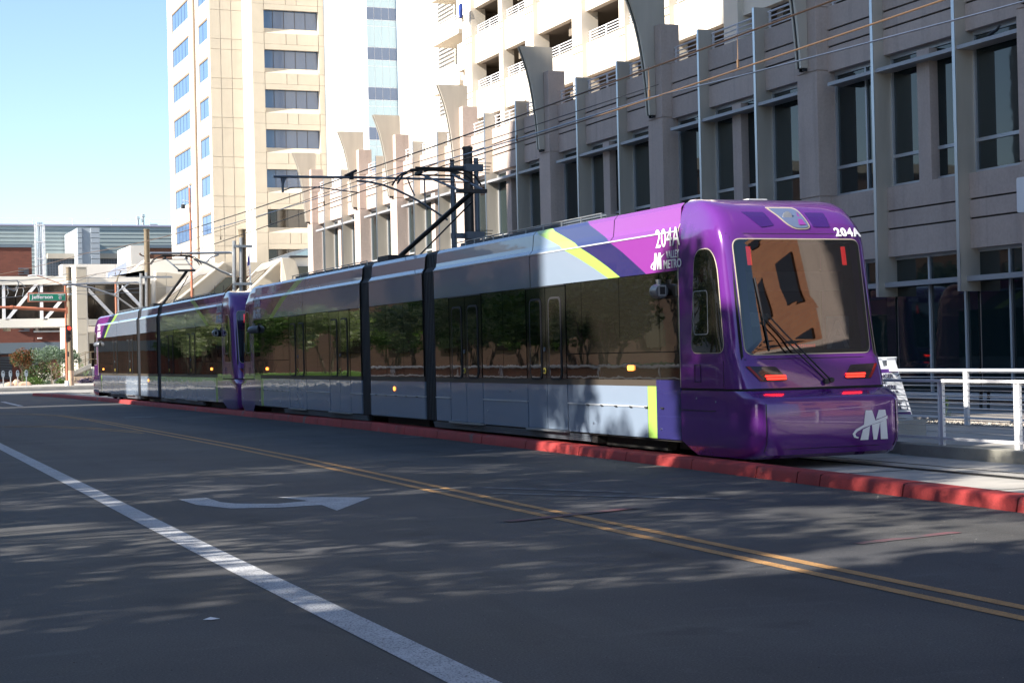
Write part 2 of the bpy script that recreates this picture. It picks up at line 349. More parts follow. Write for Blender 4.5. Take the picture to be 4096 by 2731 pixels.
# road paint
def flat(pts, z, name, m, label): return struct(MB().add([(x, y, z) for x, y in pts], [tuple(range(len(pts)))]).build(name, m), label)
def band(cl, wd, z, name, m, label):
    mb = MB(); L = []
    for i, (x, y) in enumerate(cl):
        a = cl[max(0, i-1)]; b = cl[min(len(cl)-1, i+1)]; dx, dy = b[0]-a[0], b[1]-a[1]; q = math.hypot(dx, dy)
        L.append(((x - dy/q*wd/2, y + dx/q*wd/2, z), (x + dy/q*wd/2, y - dx/q*wd/2, z)))
    mb.grid([[p[0], p[1]] for p in L], flip=False)
    return struct(mb.build(name, m), label)
cy = [(6.45, -20), (6.58, 8.1), (6.68, 14), (6.72, 17), (6.86, 22), (6.98, 27), (7.02, 32), (7.0, 38), (6.98, 42)]
band(cy, .11, .004, 'yellow_line', yel, 'near stripe of the double yellow centre line')
band([(x + .27, y) for x, y in cy] + [(7.22, 48), (7.05, 52), (6.9, 56), (6.3, 59), (5.2, 61), (0, 63.5)], .11, .004, 'yellow_line', yel, 'far stripe of the double yellow centre line')
band([(7.0, 42), (6.98, 49), (6.75, 55.5), (6.1, 58), (5.1, 60), (0, 62)], .11, .004, 'yellow_line', yel, 'yellow stripe bending left toward the junction')
band([(6.85, 40.5), (6.2, 44.2), (5.3, 46.8), (4.2, 48.3), (0, 51)], .11, .004, 'yellow_line', yel, 'thin yellow gore line splitting off to the left')
band([(6.75, 39.5), (6.05, 43.4), (5.2, 46), (4.1, 47.5), (0, 50.2)], .11, .004, 'yellow_line', yel, 'lower yellow gore line splitting off to the left')
band([(2.98, -10), (2.975, 8), (2.985, 11), (3.0, 14.4), (3.08, 22), (3.2, 36), (3.4, 50)], .24, .004, 'white_line', wht, 'wide worn white lane line running from the bottom edge')
flat([(7.02, 70.4), (7.24, 70.4), (7.42, 80.3), (7.18, 80.2)], .004, 'white_dash', wht, 'white lane dash in the sunlit road beyond the shadow')
m = MB()
P = dict(a=(3.84,20.12), b=(4.18,20.19), c=(4.19,19.44), d=(4.30,19.14), e=(4.71,18.80), f=(5.13,18.94), g=(4.93,19.71), h=(5.88,18.95), i=(5.05,17.54), j=(5.10,18.32), k=(4.58,18.31), l=(4.11,18.53), n=(3.87,19.26))
V = {k: (v[0], v[1], .004) for k, v in P.items()}; ks = list(V); vs = [V[k] for k in ks]; ix = {k: i for i, k in enumerate(ks)}
m.add(vs, [tuple(ix[c] for c in q) for q in ('anc', 'abc', 'nlc', 'lcd', 'lkd', 'kde', 'kje', 'jef', 'jhf', 'jih', 'fgh')])
struct(m.build('turn_arrow', wht), 'curved white turn arrow painted on the road')
for q, s_ in (((1655, 1747), .5), ((1935, 1802), .35), ((560, 1668), 1.0)):
    c = pZ(*q, 0); flat([(c.x - .5*s_, c.y - .3*s_), (c.x + .2*s_, c.y - .5*s_), (c.x + .6*s_, c.y + .1*s_), (c.x, c.y + .5*s_), (c.x - .45*s_, c.y + .3*s_)], .004, 'paint_patch', wht_w, 'small worn white paint patch near the red kerb')
c = pZ(2290, 2062, 0); band([(c.x - .8, c.y - .2), (c.x, c.y + .05), (c.x + .9, c.y + .35)], .16, .009, 'survey_mark', pinkmark, 'faded red survey mark crossing the yellow lines')
c = pZ(3600, 2155, 0); band([(c.x - .5, c.y - .1), (c.x + .7, c.y + .15)], .12, .005, 'survey_mark', pinkmark, 'faint red survey mark on the asphalt below the kerb')
c = pZ(2420, 1985, 0); band([(c.x - .9, c.y + 1.2), (c.x + .9, c.y - 1.1)], .16, .005, 'faded_stripe', wht_w, 'ghost of an old white stripe between kerb and yellow line')
c = pZ(2270, 1960, 0); band([(c.x - .7, c.y + 1.0), (c.x + .5, c.y - .8)], .16, .005, 'faded_stripe', wht_w, 'second ghost stripe left of the other faded stripe')
tag(MB().add([(x, y, .006) for x, y in [(pZ(842, 2478, 0).x + dx, pZ(842, 2478, 0).y + dy) for dx, dy in ((-.05, 0), (.0, -.03), (.06, -.01), (.03, .04), (-.02, .03))]] + [(pZ(842, 2478, 0).x, pZ(842, 2478, 0).y, .02)], [(0, 1, 5), (1, 2, 5), (2, 3, 5), (3, 4, 5), (4, 0, 5)]).build('paper_scrap', white_p), 'scrap of white paper on the dark asphalt left of the lane line', 'litter')
# grit and leaf litter
m = MB()
for i in range(1500):
    if i < 1000: yy = random.uniform(6.5, 22); x = random.uniform(.09 * yy, 10.9)
    else: yy = random.uniform(9, 40); x = kx(yy) - abs(random.gauss(0, .25))
    r_ = random.uniform(.002, .006) * (1.9 if i >= 1400 else 1); a = random.random() * 6
    pts = [(x + r_ * math.cos(a + k * 2.1), yy + r_ * math.sin(a + k * 2.1), .001) for k in range(3)] + [(x, yy, r_ * .9)]
    m.add(pts, [(0, 1, 3), (1, 2, 3), (2, 0, 3)], 0 if random.random() < .6 else 1)
o = m.build('grit', [mat('pale_grit', (.24, .23, .21), .9), mat('dark_grit', (.05, .04, .03), .9)], org=(6, 14, 0)); o['kind'] = 'stuff'; o['label'] = 'loose grit and leaf bits on the road'

# ------------------------------------------------------------------ platform ramp, walkway, railings, sign
ZW = .194
m = MB(); pl = struct(MB().box(14.76, 15.12, 2, 21.0, -.02, ZW).build('platform_wall', conc2, bevel=.012), 'rough concrete edge wall of the platform ramp')
walk = struct(MB().box(15.12, 19.0, -40, 96, -.02, ZW - .015).build('walkway', conc), 'smooth concrete walkway behind the platform wall')
struct(MB().box(14.2, 16.4, 22.6, 93, -.02, .44).build('platform', conc), 'raised tram platform alongside the vehicles')
struct(MB().box(19.0, 20.05, -40, 96, -.02, ZW - .03).build('gravel_strip_bed', conc2), 'narrow gravel strip between walkway and paving')
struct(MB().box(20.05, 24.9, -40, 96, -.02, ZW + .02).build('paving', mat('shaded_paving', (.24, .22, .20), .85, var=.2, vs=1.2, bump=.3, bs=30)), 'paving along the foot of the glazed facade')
m = MB()
for i in range(2600):
    yy = random.uniform(20, 40); x = random.uniform(19.02, 20.03); r_ = random.uniform(.012, .03); a = random.random() * 6; z = ZW - .03
    pts = [(x + r_ * math.cos(a + k * 1.57), yy + r_ * math.sin(a + k * 1.57), z) for k in range(4)] + [(x, yy, z + r_ * 1.2)]
    m.add(pts, [(0, 1, 4), (1, 2, 4), (2, 3, 4), (3, 0, 4)], random.randint(0, 1))
o = m.build('gravel', [mat('gravel_light', (.4, .36, .31), .9), mat('gravel_dark', (.2, .17, .14), .9)], org=(19.5, 30, ZW)); o['kind'] = 'stuff'; o['label'] = 'loose gravel in the strip behind the railing'

def railing(name, label, x, posts, zb, zt, ncab, y0, y1, cabr=.006, brz=.29):
    t = thing(name, label, 'railing', (x, posts[0], zb))
    MB().box(x - .035, x + .035, y0, y1, zt - .045, zt).build('top_rail', white_p, t, bevel=.006)
    MB().box(x - .02, x + .02, y0, y1, brz - .02, brz + .02).build('bottom_rail', white_p, t)
    for py in posts:
        MB().box(x - .025, x + .025, py - .055, py - .045, zb, zt - .046).box(x - .025, x + .025, py + .045, py + .055, zb, zt - .046).box(x - .008, x + .008, py - .045, py + .045, zb, zt - .046).build('post', white_p, t)
    for k in range(ncab):
        z = brz + .10 + (zt - brz - .17) * k / (ncab - 1)
        MB().tube([(x, y0, z), (x, y1, z)], cabr, 6).build('cable', silver, t)
    return t
railing('cable_railing', 'white cable railing on the platform wall, nearest the track', 14.92, [20.18, 18.49, 16.8, 15.1, 13.4, 22.0], ZW, 1.145, 9, 10, 22.6)
railing('cable_railing', 'pale cable railing behind the walkway, chained sign beside it', 18.9, [27.3, 24.82, 22.3, 19.8], ZW, 1.20, 10, 16, 27.45, brz=.32)

# A-frame sign
Ys = 26.9
sg = thing('sandwich_board', 'white folding notice board with purple bands behind the tram nose', 'sign', (18.5, 27.2, ZW))
sgw = mat('sign_plastic', (.74, .76, .80), .5); sgp = mat('sign_purple', (.07, .015, .17), .5); ink = mat('sign_ink', (.03, .025, .05), .6)
xr = 19.25; xl = 18.05; zt = 1.42
def sp(u, z, d=0.0):       # point on the leaning board, u 0..1 across
    k = (z - ZW) / (zt - ZW); xL = xl + .06 * k; xR = xr - .22 * k
    return (xL + (xR - xL) * u, Ys + .28 * k - d, z)
m = MB()
m.prism([sp(0, ZW + .07), sp(1, ZW + .07), sp(1, zt - .17), sp(0, zt - .17)], (0, .04, .01)); m.prism([sp(0, ZW), sp(.12, ZW), sp(.12, ZW + .08), sp(0, ZW + .08)], (0, .04, .01)); m.prism([sp(.88, ZW), sp(1, ZW), sp(1, ZW + .08), sp(.88, ZW + .08)], (0, .04, .01))
for a, b in ((0, .12), (.30, .38), (.60, .68), (.8, 1)): m.prism([sp(a, zt - .17), sp(b, zt - .17), sp(b, zt), sp(a, zt)], (0, .04, .01))
m.prism([sp(0, zt - .05), sp(1, zt - .05), sp(1, zt), sp(0, zt)], (0, .035, .01)); m.build('front_panel', sgw, sg)
m = MB(); m.prism([(xl + .1, Ys + .95, ZW), (xr, Ys + .95, ZW), (xr - .1, Ys + .36, zt), (xl + .1, Ys + .36, zt)], (0, .04, .01)); m.build('rear_panel', sgw, sg)
for z0, z1 in ((1.13, 1.20), (.30, .38)): MB().prism([sp(0.02, z0, .004), sp(.98, z0, .004), sp(.98, z1, .004), sp(0.02, z1, .004)], (0, .003, 0)).build('purple_band', sgp, sg)
for s_, z, sz in (('NO PASSENGER', 1.03, .115), ('SERVICE', .925, .115), ('AVAILABLE HERE', .82, .115), ('USE DOWNTOWN HUB', .73, .085), ('PLATFORMS', .65, .085)):
    p = sp(.45, z, .006); text(s_, sz, p, (1, 0, 0), (0, .22, 1), ink, sg, align='CENTER', bold=.003 if sz > .1 else .001, sx=.92)
text('Downtown Phoenix Hub', .035, sp(.72, .575, .006), (1, 0, 0), (0, .22, 1), ink, sg, align='CENTER')
text('VALLEY METRO', .03, sp(.47, .40, .006), (1, 0, 0), (0, .22, 1), ink, sg, align='CENTER')
m = MB()
for z0, z1, u0, u1 in ((.595, .605, .45, .95), (.42, .43, .45, .95), (.42, .605, .45, .46), (.42, .605, .94, .95), (.54, .56, .55, .86), (.45, .47, .6, .8), (.43, .59, .58, .60), (.43, .59, .80, .82)): m.prism([sp(u0, z0, .005), sp(u1, z0, .005), sp(u1, z1, .005), sp(u0, z1, .005)], (0, .003, 0))
m.build('map_outline', ink, sg)
m = MB().prism([sp(.62, .47, .0045), sp(.78, .47, .0045), sp(.76, .53, .0045), sp(.66, .54, .0045)], (0, .003, 0)); m.build('map_block', mat('map_grey', (.3, .35, .45), .6), sg)
# chain to the railing
m = MB(); pts = [(19.05 - .15 * t, 27.0 + .25 * t, 1.15 - .12 * math.sin(t * 3.1)) for t in zag(0, 1, 10)]
for a, b in zip(pts, pts[1:]): m.tube([a, b], .008, 5)
tag(m.build('chain', dark), 'short chain tying the notice board to the railing', 'chain')
# weed
def weed(x, y, z, label, h=.45, n=40, mt=None):
    m = MB()
    for i in range(n):
        a = random.random() * 6.3; hh = random.uniform(.1, h); r_ = random.uniform(0, .13); px, py, pz = x + r_ * math.cos(a), y + r_ * math.sin(a), z + hh
        m.add([(px, py, pz), (px + .03, py + .01, pz + .02), (px + .01, py, pz + .06)], [(0, 1, 2)])
    t = thing('weed', label, 'weed', (x, y, z)); m.build('leaf', mt or leaf_g, t)
    m = MB()
    for i in range(5): m.tube([(x, y, z), (x + random.uniform(-.12, .12), y, z + h * random.uniform(.6, 1))], .004, 4)
    m.build('stem', leaf_g, t)
weed(19.5, 26.3, ZW - .03, 'scrappy green weed in gravel right of the notice board', .5, 60)
weed(19.5, 23.7, ZW - .03, 'low weed in the gravel between railing posts', .22, 25)
# bench
bn = thing('bench', 'dark steel bench against the glazing, half hidden by railings', 'bench', (23.1, 29.3, ZW + .02))
B(22.9, 23.4, 27.6, 30.2, .64, .70, 'seat', dark, bn)
for yb in (28.3, 28.55, 29.6, 29.85): MB().tube([(23.1, yb, ZW + .02), (23.1, yb - .03, .64)], .035, 6).build('leg', dark, bn)

# ================================================================== GLAZED CONCRETE BUILDING ALONG THE TRACK
fb = thing('office_building', 'grey concrete and dark glass building with metal fins beside the trams', 'building', (24.5, 58, 0.2))
PIL = [19.9, 28.75, 37.73, 46.58, 55.42, 64.25, 73.07, 78.83, 87.6]
ZG = .21
def xbox(x0, x1, y0, y1, z0, z1): return MB().box(x0, x1, y0, y1, z0, z1)
for i, y0 in enumerate(PIL):
    m = MB()
    for a, b in ((ZG, 5.60), (5.63, 8.92), (8.95, 10.60), (10.63, 11.86)): m.box(24.2, 24.86, y0, y0 + .97, a, b)
    m.box(24.23, 24.83, y0 + .03, y0 + .94, ZG, 11.8); m.build('pillar', stucco, fb, bevel=.008)
    # curved blade
    if i > 0:
        yb = y0 + .40
        prof = [(23.98, 9.06), (23.95, 9.6), (23.90, 10.2), (23.83, 10.8), (23.73, 11.4), (23.60, 11.95), (23.43, 12.45), (23.30, 12.78)]
        back = [(24.58, 12.78), (24.58, 11.87), (24.19, 11.87), (24.19, 9.06)]
        bl = MB().prism([(x, yb, z) for x, z in prof + back], (0, .09, 0)).build('blade', fin_side, fb)
        MB().prism([(x + .03, yb + .09, z) for x, z in prof] + [(24.15, yb + .09, z) for x, z in ((0, 12.70), (0, 9.12))], (0, .12, 0)).build('channel', dark, bl)
        MB().prism([(x, yb + .21, z) for x, z in prof] + [(24.2, yb + .21, z) for x, z in ((0, 12.78), (0, 9.06))], (0, .06, 0)).build('edge_plate', fin_side, bl)
        for dy in (.03, .2): MB().box(24.05, 24.18, yb + dy, yb + dy + .03, 8.98, 9.06).build('bracket', dark, bl)
def bay(y0, y1, fins, pier):
    ys = [y0 + .97] + [q for f in fins for q in (f - .055, f + .055)] + [y1]
    segs = [(ys[k], ys[k + 1]) for k in range(0, len(ys), 2)]
    for f in fins:
        fo = MB().box(24.25, 24.80, f - .055, f + .055, 2.87, 11.24).build('fin', fin_side, fb)
        MB().box(24.235, 24.249, f - .055, f + .055, 2.87, 8.0).box(24.235, 24.249, f - .055, f + .055, 8.006, 11.24).build('edge_strip', silver, fo)
    for k, (a, b) in enumerate(segs):
        for z0, z1 in ((8.90, 9.525), (9.575, 9.965), (10.015, 10.61), (3.86, 4.53), (4.575, 4.975), (5.02, 5.60)):
            MB().box(24.55, 24.95, a, b, z0, z1).build('spandrel_panel', stucco, fb)
        MB().box(24.60, 24.95, a, b, 9.5, 10.05).box(24.60, 24.95, a, b, 4.5, 5.05).build('recess', soffit, fb)
        L = a + (.0 if k < len(segs) - 1 else 0); e = b - (.38 if k == len(segs) - 1 else 0)
        MB().box(24.28, 24.74, L, e, 8.46, 8.55).build('sunshade', shade_m, fb); MB().box(24.42, 24.74, L, b, 3.10, 3.22).build('sunshade', shade_m, fb)
        MB().box(24.80, 24.86, a, b, 5.60, 8.9).build('window_pane', glass, fb); MB().box(24.80, 24.86, a, b, .36, 3.86).build('window_pane', glass, fb)
        fr = MB(); f2 = MB()
        for z0, z1 in ((6.33, 6.41), (5.60, 5.68), (8.80, 8.90)): fr.box(24.75, 24.80, a, b, z0, z1)
        for z0, z1 in ((.34, .50), (.98, 1.08), (3.78, 3.86)): f2.box(24.75, 24.80, a, b, z0, z1)
        xm = []
        if k == len(segs) - 1: xm = [b - 1.42]
        for q in [a + .03, b - .03] + xm: fr.box(24.745, 24.80, q - .03, q + .03, 5.68, 8.8)
        mids = [a + .4, (a + b) / 2 + .2] if b - a > 2.6 else [(a + b) / 2]
        for q in mids: f2.box(24.745, 24.80, q - .035, q + .035, .5, 3.78)
        fr.build('window_frame', frame_m, fb); f2.build('window_frame', frame_m, fb)
    if pier: MB().box(24.56, 24.82, pier, pier + .5, 5.6, 8.78).build('pier', stucco, fb, bevel=.006)
    # roof terrace railing
    for a, b in segs:
        m = MB()
        for z in (10.72, 10.85, 10.98, 11.12): m.tube([(24.68, a + .02, z), (24.68, b - .02, z)], .028 if z > 11 else .02, 6)
        n = max(2, int((b - a) / 1.25) + 1)
        for q in range(n): yy = a + .12 + (b - a - .24) * q / (n - 1); m.box(24.66, 24.70, yy - .035, yy + .035, 10.61, 11.12)
        m.build('terrace_railing', pink_w, fb)
for a, b in zip(PIL, PIL[1:]):
    if b - a < 7: bay(a, b, [a + 3.2], None)
    else: bay(a, b, [a + 3.25, a + 6.52], a + 4.62)
m = MB().box(24.95, 29.8, 19.9, 88.57, 10.2, 10.45).box(24.86, 25.0, 19.9, 88.57, 0, 10.2).box(25, 29.8, 88.3, 88.57, 0, 10.4); m.build('roof', stucco, fb)
B(24.6, 29.6, 88.42, 88.58, .2, 10.6, 'end_wall', stucco, fb)
pg = thing('pigeon', 'dark pigeon perched on the sunshade ledge of the glazed building', 'bird', pX(3980, 133, 24.4) * 1)
c = ORG[pg]; m = MB(); 
m.tube([(c.x, c.y + .22, c.z - .02), (c.x, c.y + .08, c.z + .03), (c.x, c.y - .06, c.z + .05), (c.x, c.y - .14, c.z + .11), (c.x, c.y - .18, c.z + .13)], .05, 8, r2=.02); m.build('body', dark, pg, smooth=True)
MB().tube([(c.x, c.y - .17, c.z + .13), (c.x, c.y - .24, c.z + .12)], .015, 5, r2=.003).build('beak', dark, pg)
MB().tube([(c.x, c.y, c.z - .06), (c.x, c.y, c.z)], .006, 4).build('leg', dark, pg)

# ================================================================== PARKING GARAGE BEHIND
gp = thing('parking_garage', 'pale parking garage rising behind the glazed building', 'building', (36, 65, 0.2))
GX = 30.0; G0, G1 = 30.0, 80.2
LV = [(10.3, 12.02), (13.37, 14.77), (16.12, 17.52), (18.87, 20.27), (21.62, 23.02)]
wide = [44.0, 52.4, 57.55, 65.5, 70.7, 78.6]; narrow = [48.0, 61.1, 74.2]
for z0, z1 in LV:
    prev = G0
    for w_ in sorted([(q, 1.0) for q in wide] + [(q, .5) for q in narrow]):
        q, wd = w_
        if q - wd > prev: MB().box(GX, GX + .3, prev, q - wd, z0, z1).build('parapet', stucco_lt, gp)
        prev = q
    MB().box(GX, GX + .3, prev, G1, z0, z1).build('parapet', stucco_lt, gp)
for q in wide:
    MB().box(GX - .22, GX + .55, q - 1.0, q, 9, 26).build('column', stucco_lt, gp)
    m = MB()
    for z0, z1 in LV:
        for zz in (z1 - .35, z1 - .05): m.box(GX - .232, GX - .222, q - 1.0, q, zz - .02, zz + .02)
    m.build('joint', mat('joint_tan', (.2, .15, .11), .9) if 'joint_tan' not in MT else MT['joint_tan'], gp)
for q in narrow:
    MB().box(GX - .12, GX + .45, q - .5, q, 9, 26).build('column', stucco_lt, gp)
    m = MB()
    for z0, z1 in LV:
        for zz in (z1 - .35, z1 - .05): m.box(GX - .132, GX - .122, q - .5, q, zz - .02, zz + .02)
    m.build('joint', MT['joint_tan'], gp)
cc = sorted([(q, 1.0) for q in wide] + [(q, .5) for q in narrow])
for (z0, z1) in LV[:-1]:
    for (qa, wa), (qb, wb) in zip(cc, cc[1:]):
        a, b = qa + .02, qb - wb - .02
        if b - a < 1: continue
        m = MB()
        for k in range(4): m.tube([(GX + .12, a, z1 + .12 + .12 * k), (GX + .12, b, z1 + .12 + .12 * k)], .025, 6)
        for yy in (a + .1, (a + b) / 2, b - .1): m.box(GX + .1, GX + .14, yy - .03, yy + .03, z1, z1 + .5)
        m.build('opening_rail', white_p, gp)
for z0, z1 in LV:
    m = MB().box(GX + .3, GX + 16, G0, G1, z0 - .0, z0 + .35)
    for k in range(9): yb = G0 + 2 + k * 5.8; m.box(GX + .4, GX + 16, yb, yb + .4, z0 - .55, z0)
    m.build('deck', mat('garage_concrete', (.16, .13, .10), .9) if 'garage_concrete' not in MT else MT['garage_concrete'], gp)
B(GX + 8, GX + 8.3, G0, G1, 9, 26, 'inner_wall', MT['garage_concrete'], gp); B(GX + .3, GX + 16, G1 - .3, G1, 9, 26, 'end_wall', stucco_lt, gp); B(GX, GX + 16, G0 - .3, G0, 0, 26, 'near_wall', stucco_lt, gp)
B(GX + .2, GX + 16, G0, G1, 25.9, 26.2, 'roof', stucco_lt, gp)
cl = thing('jacket', 'dark blue cloth hung over a balcony rail high on the pale building', 'cloth', pX(1838, 25, 29.2))
c = ORG[cl]; m = MB(); m.prism([(c.x, c.y - .1, c.z + .1), (c.x, c.y + .12, c.z + .05), (c.x, c.y + .16, c.z - .3), (c.x, c.y + .04, c.z - .6), (c.x, c.y - .05, c.z - .55), (c.x, c.y - .12, c.z - .2)], (.12, 0, 0)); m.build('fabric', mat('blue_cloth', (.02, .05, .25), .9), cl)

# balcony stack at the far end of the garage
bs = thing('balcony_tower', 'white building wing with louvred balconies past the garage', 'building', (33, 84, .2))
B(31.6, 42, 80.3, 90, 0, 30, 'wall', stucco_lt, bs)
for k, y_ in enumerate((-60, 128, 335)):
    zf = pX(1845, y_, 30.2).z
    b_ = B(30.2, 31.58, 80.5, 84.6, zf, zf + .22, 'balcony', stucco_lt, bs)
    B(30.2, 30.28, 80.5, 84.6, zf + .22, zf + .5, 'parapet', white_p, b_)
    m = MB()
    for q in range(5): m.tube([(30.25, 80.5, zf + .55 + .11 * q), (30.25, 84.6, zf + .55 + .11 * q)], .02, 6)
    for yy in (80.6, 82.5, 84.5): m.box(30.23, 30.27, yy - .03, yy + .03, zf + .22, zf + 1.0)
    m.build('railing', white_p, b_)
    for q in range(6): MB().box(30.2, 30.26, 84.7, 87.2, zf + .2 + .22 * q, zf + .30 + .22 * q).build('louvre', white_p, bs)
    MB().box(31.56, 31.6, 81, 81.8, zf + .3, zf + 2.1).build('door', MT['joint_tan'], bs)

# ================================================================== TOWER
tw = thing('hospital_tower', 'tall cream precast tower with rows of blue windows', 'building', (45, 170, .2))
B(36.55, 39.9, 170, 192.6, 8, 60, 'wing', precast_w, tw)  # left face takes the lighter precast so it looks sunlit
JT = MT['joint_tan']
# B face panels
flo = [40.77 - 4.03 * k + .1 for k in range(-5, 8)]
m = MB()
zz = zag(8, 60, 13)
fl = [37.6 - 4.04 * k for k in range(-5, 8)]
for z in fl:
    for a, b in ((36.56, 37.62), (37.68, 38.76), (38.82, 39.90)):
        for z0, z1 in ((z - 2.92, z), (z - 4.0, z - 2.97)): MB().box(a, b, 169.9, 170.0, z0, z1).build('cladding_panel', precast, tw)
# -X face windows
for k in range(-5, 7):
    zt_ = 40.72 - 4.0 * k; 
    for ya, yb in ((180.6, 189.5), (170.9, 175.2)):
        w_ = MB().box(36.50, 36.547, ya - .5, yb + .5, zt_ + .0, zt_ + .08).box(36.50, 36.547, ya - .5, yb + .5, zt_ - 2.0, zt_ - 1.92).build('window_surround', precast, tw)
        MB().box(36.53, 36.56, ya, yb, zt_ - 1.9, zt_).build('pane', glass_b, w_); MB().box(36.47, 36.55, ya - .05, yb, zt_ - .02, zt_ + .22).build('hood', JT, w_)
        MB().box(36.45, 36.55, yb - .2, yb + .35, zt_ - 1.92, zt_).build('jamb', precast, w_)
        m = MB(); n_ = int((yb - ya) / 1.6)
        for q in range(1, n_): yy = ya + (yb - ya) * q / n_; m.box(36.515, 36.535, yy - .03, yy + .03, zt_ - 1.9, zt_)
        if n_ > 1: m.build('mullion', dark, w_)
B(36.42, 36.56, 177.2, 179.2, 8, 60, 'reveal', precast, tw); B(36.38, 36.56, 177.0, 177.5, 8, 60, 'downpipe', JT, tw)
# C and D faces
B(39.92, 47.46, 166.4, 192, 6, 60, 'core', precast_w, tw)
B(39.92, 41.15, 165.82, 166.38, 6, 60, 'corner', precast_w, tw); B(46.85, 47.46, 165.82, 166.38, 6, 60, 'corner', precast_w, tw)
DY = 165.65
cols = [(39.94, 41.15), (41.20, 43.42), (43.47, 44.55), (44.60, 46.80), (46.85, 47.46)]
for z in fl:
    zt_ = z - .55; zb = z - 2.37
    for i, (a, b) in enumerate(cols):
        MB().box(a, b, DY, DY + .15, z - 4.02, z - 2.94).build('cladding_panel', precast, tw)
        if i in (0, 4): MB().box(a, b, DY, DY + .15, z - 2.92, z).build('cladding_panel', precast, tw)
    MB().box(41.2, 46.8, DY, DY + .15, zt_, z).build('lintel', precast, tw)
    MB().prism([(41.2, DY, z - 2.96), (41.2, DY + .5, z - 2.37), (41.2, DY + .5, z - 2.96)], (5.6, 0, 0)).build('sill', precast, tw)
    w_ = MB().box(41.2, 46.8, DY + .5, DY + .55, zb, zt_).build('window', glass_t if z > 20 else bronze_glass, tw)
    m = MB()
    for x in (42.2, 43.35, 44.5, 45.6): m.box(x - .02, x + .02, DY + .47, DY + .5, zb, zt_)
    m.build('mullion', dark, w_)
B(41.0, 47.0, DY + .56, DY + .7, 6, 60, 'backing', precast, tw)
# E face and glass strip
tw2 = thing('curtain_wall_tower', 'white tower with a narrow strip of blue curtain wall', 'building', (50, 150, .2))
B(47.48, 47.6, 151.7, 165.5, 6, 60, 'side_wall', precast_w, tw2)
zs = [35.41, 33.2, 32.7, 31.7, 29.4, 28.9, 27.9, 25.06, 24.15, 22.0, 21.35]
lv = zag(8, 56, 48)
for k in range(0, 15):
    z = 12 + k * 3.8
    for j in range(4):
        a = 47.62 + j * .735
        MB().box(a, a + .70, 151.6, 151.66, z + .05, z + 2.0).build('pane', mat('pale_glass', (.25, .36, .42), .06, ior=1.8) if 'pale_glass' not in MT else MT['pale_glass'], tw2)
        MB().box(a, a + .70, 151.6, 151.66, z + 2.05, z + 2.6).build('pane', MT['pale_glass'], tw2)
        MB().box(a, a + .70, 151.6, 151.66, z + 2.65, z + 3.8).build('pane', glass_t, tw2)
B(47.6, 50.58, 151.62, 165, 6, 60, 'mullion_wall', white_p, tw2)
B(50.56, 60, 133.5, 151.4, 0, 60, 'wing', precast_w, tw2)
B(50.1, 50.55, 136.6, 137.6, 8, 60, 'column', precast, tw2)
m = MB()
for k in range(14): m.box(50.08, 50.5, 136.58, 137.62, 12 + 3.3 * k, 12.05 + 3.3 * k)
m.build('joint', JT, tw2)

# ================================================================== FAR SIDE OF THE JUNCTION
def c2(x, y): return (x * .29762, 1050 + y * .29762)      # notes taken on an enlarged print of the left quarter
def c1(x, y): return (x * .29762, 850 + y * .29762)
def c6(x, y): return (x * .22321, 1250 + y * .22321)
def cp(x, y): return (600 + x * .27636, 950 + y * .27636)
def rectY(q0, q1, Y): a = pY(*q0, Y); b = pY(*q1, Y); return min(a.x, b.x), max(a.x, b.x), min(a.z, b.z), max(a.z, b.z)
def slab(pts, Y, th, name, m, parent, cv=None): return MB().prism([tuple(pY(*(cv(*q) if cv else q), Y)) for q in pts], (0, th, 0)).build(name, m, parent)

# arena
ar = thing('arena', 'large grey corrugated metal building on the skyline', 'building', (20, 262, .2))
x0, x1, z0, z1 = rectY(c1(-400, 175), c1(2330, 460), 250)
n = 26
for k in range(n):
    a = z0 - 12 + (z1 - z0 + 12) * k / n; b = z0 - 12 + (z1 - z0 + 12) * (k + 1) / n
    MB().prism([(x0, 250, a), (x0, 250.05, b - .05), (x0, 250.3, b), (x0, 250.3, a)], (x1 - x0 + 22, 0, 0)).build('cladding_strip', corr, ar)
B(x0, x1 + 22, 250.3, 300, 0, z1, 'wall', corr, ar); B(x0, x1 + 22, 249.8, 250.3, z1, z1 + .15, 'parapet_cap', mat('lilac_cap', (.34, .34, .45), .5), ar)
B(x0, x1 + 22, 256, 300, z1, z1 + .6, 'upper_wall', corr, ar); B(x0, x1 + 22, 255.7, 256, z1 + .5, z1 + .75, 'fascia', MT['lilac_cap'], ar)
m = MB()
for z in (z1 + .6, z1 + 1.1): m.tube([(x0, 249.9, z), (x1 + 20, 249.9, z)], .025, 6)
for k in range(14): xx = x0 + 3 + k * 5.6; m.box(xx - .03, xx + .03, 249.85, 249.95, z1 + .1, z1 + 1.12)
m.build('roof_railing', white_p, ar)
for q in (c1(1920, 60), c1(1850, 90)):
    p = pY(*q, 258); MB().disc((p.x, 258, z1 + .5), .22, (0, 0, 1), p.z - z1 - .4, 12).disc((p.x, 258, p.z), .36, (0, 0, 1), .15, 12).disc((p.x, 258, p.z + .25), .3, (0, 0, 1), .12, 12).build('roof_vent', galv, ar)
p = pY(*c1(2060, 110), 258); MB().disc((p.x - .6, 258, z1 + .6), .5, (1, 0, 0), 1.2, 14).build('roof_duct', galv, ar)
bt = thing('service_tower', 'blue grey panelled block in front of the arena cladding', 'building', (26, 236, .2))
x0, x1, z0, z1 = rectY(c1(1040, 205), c1(1350, 860), 236)
hh = (z1 - z0) / 9.3
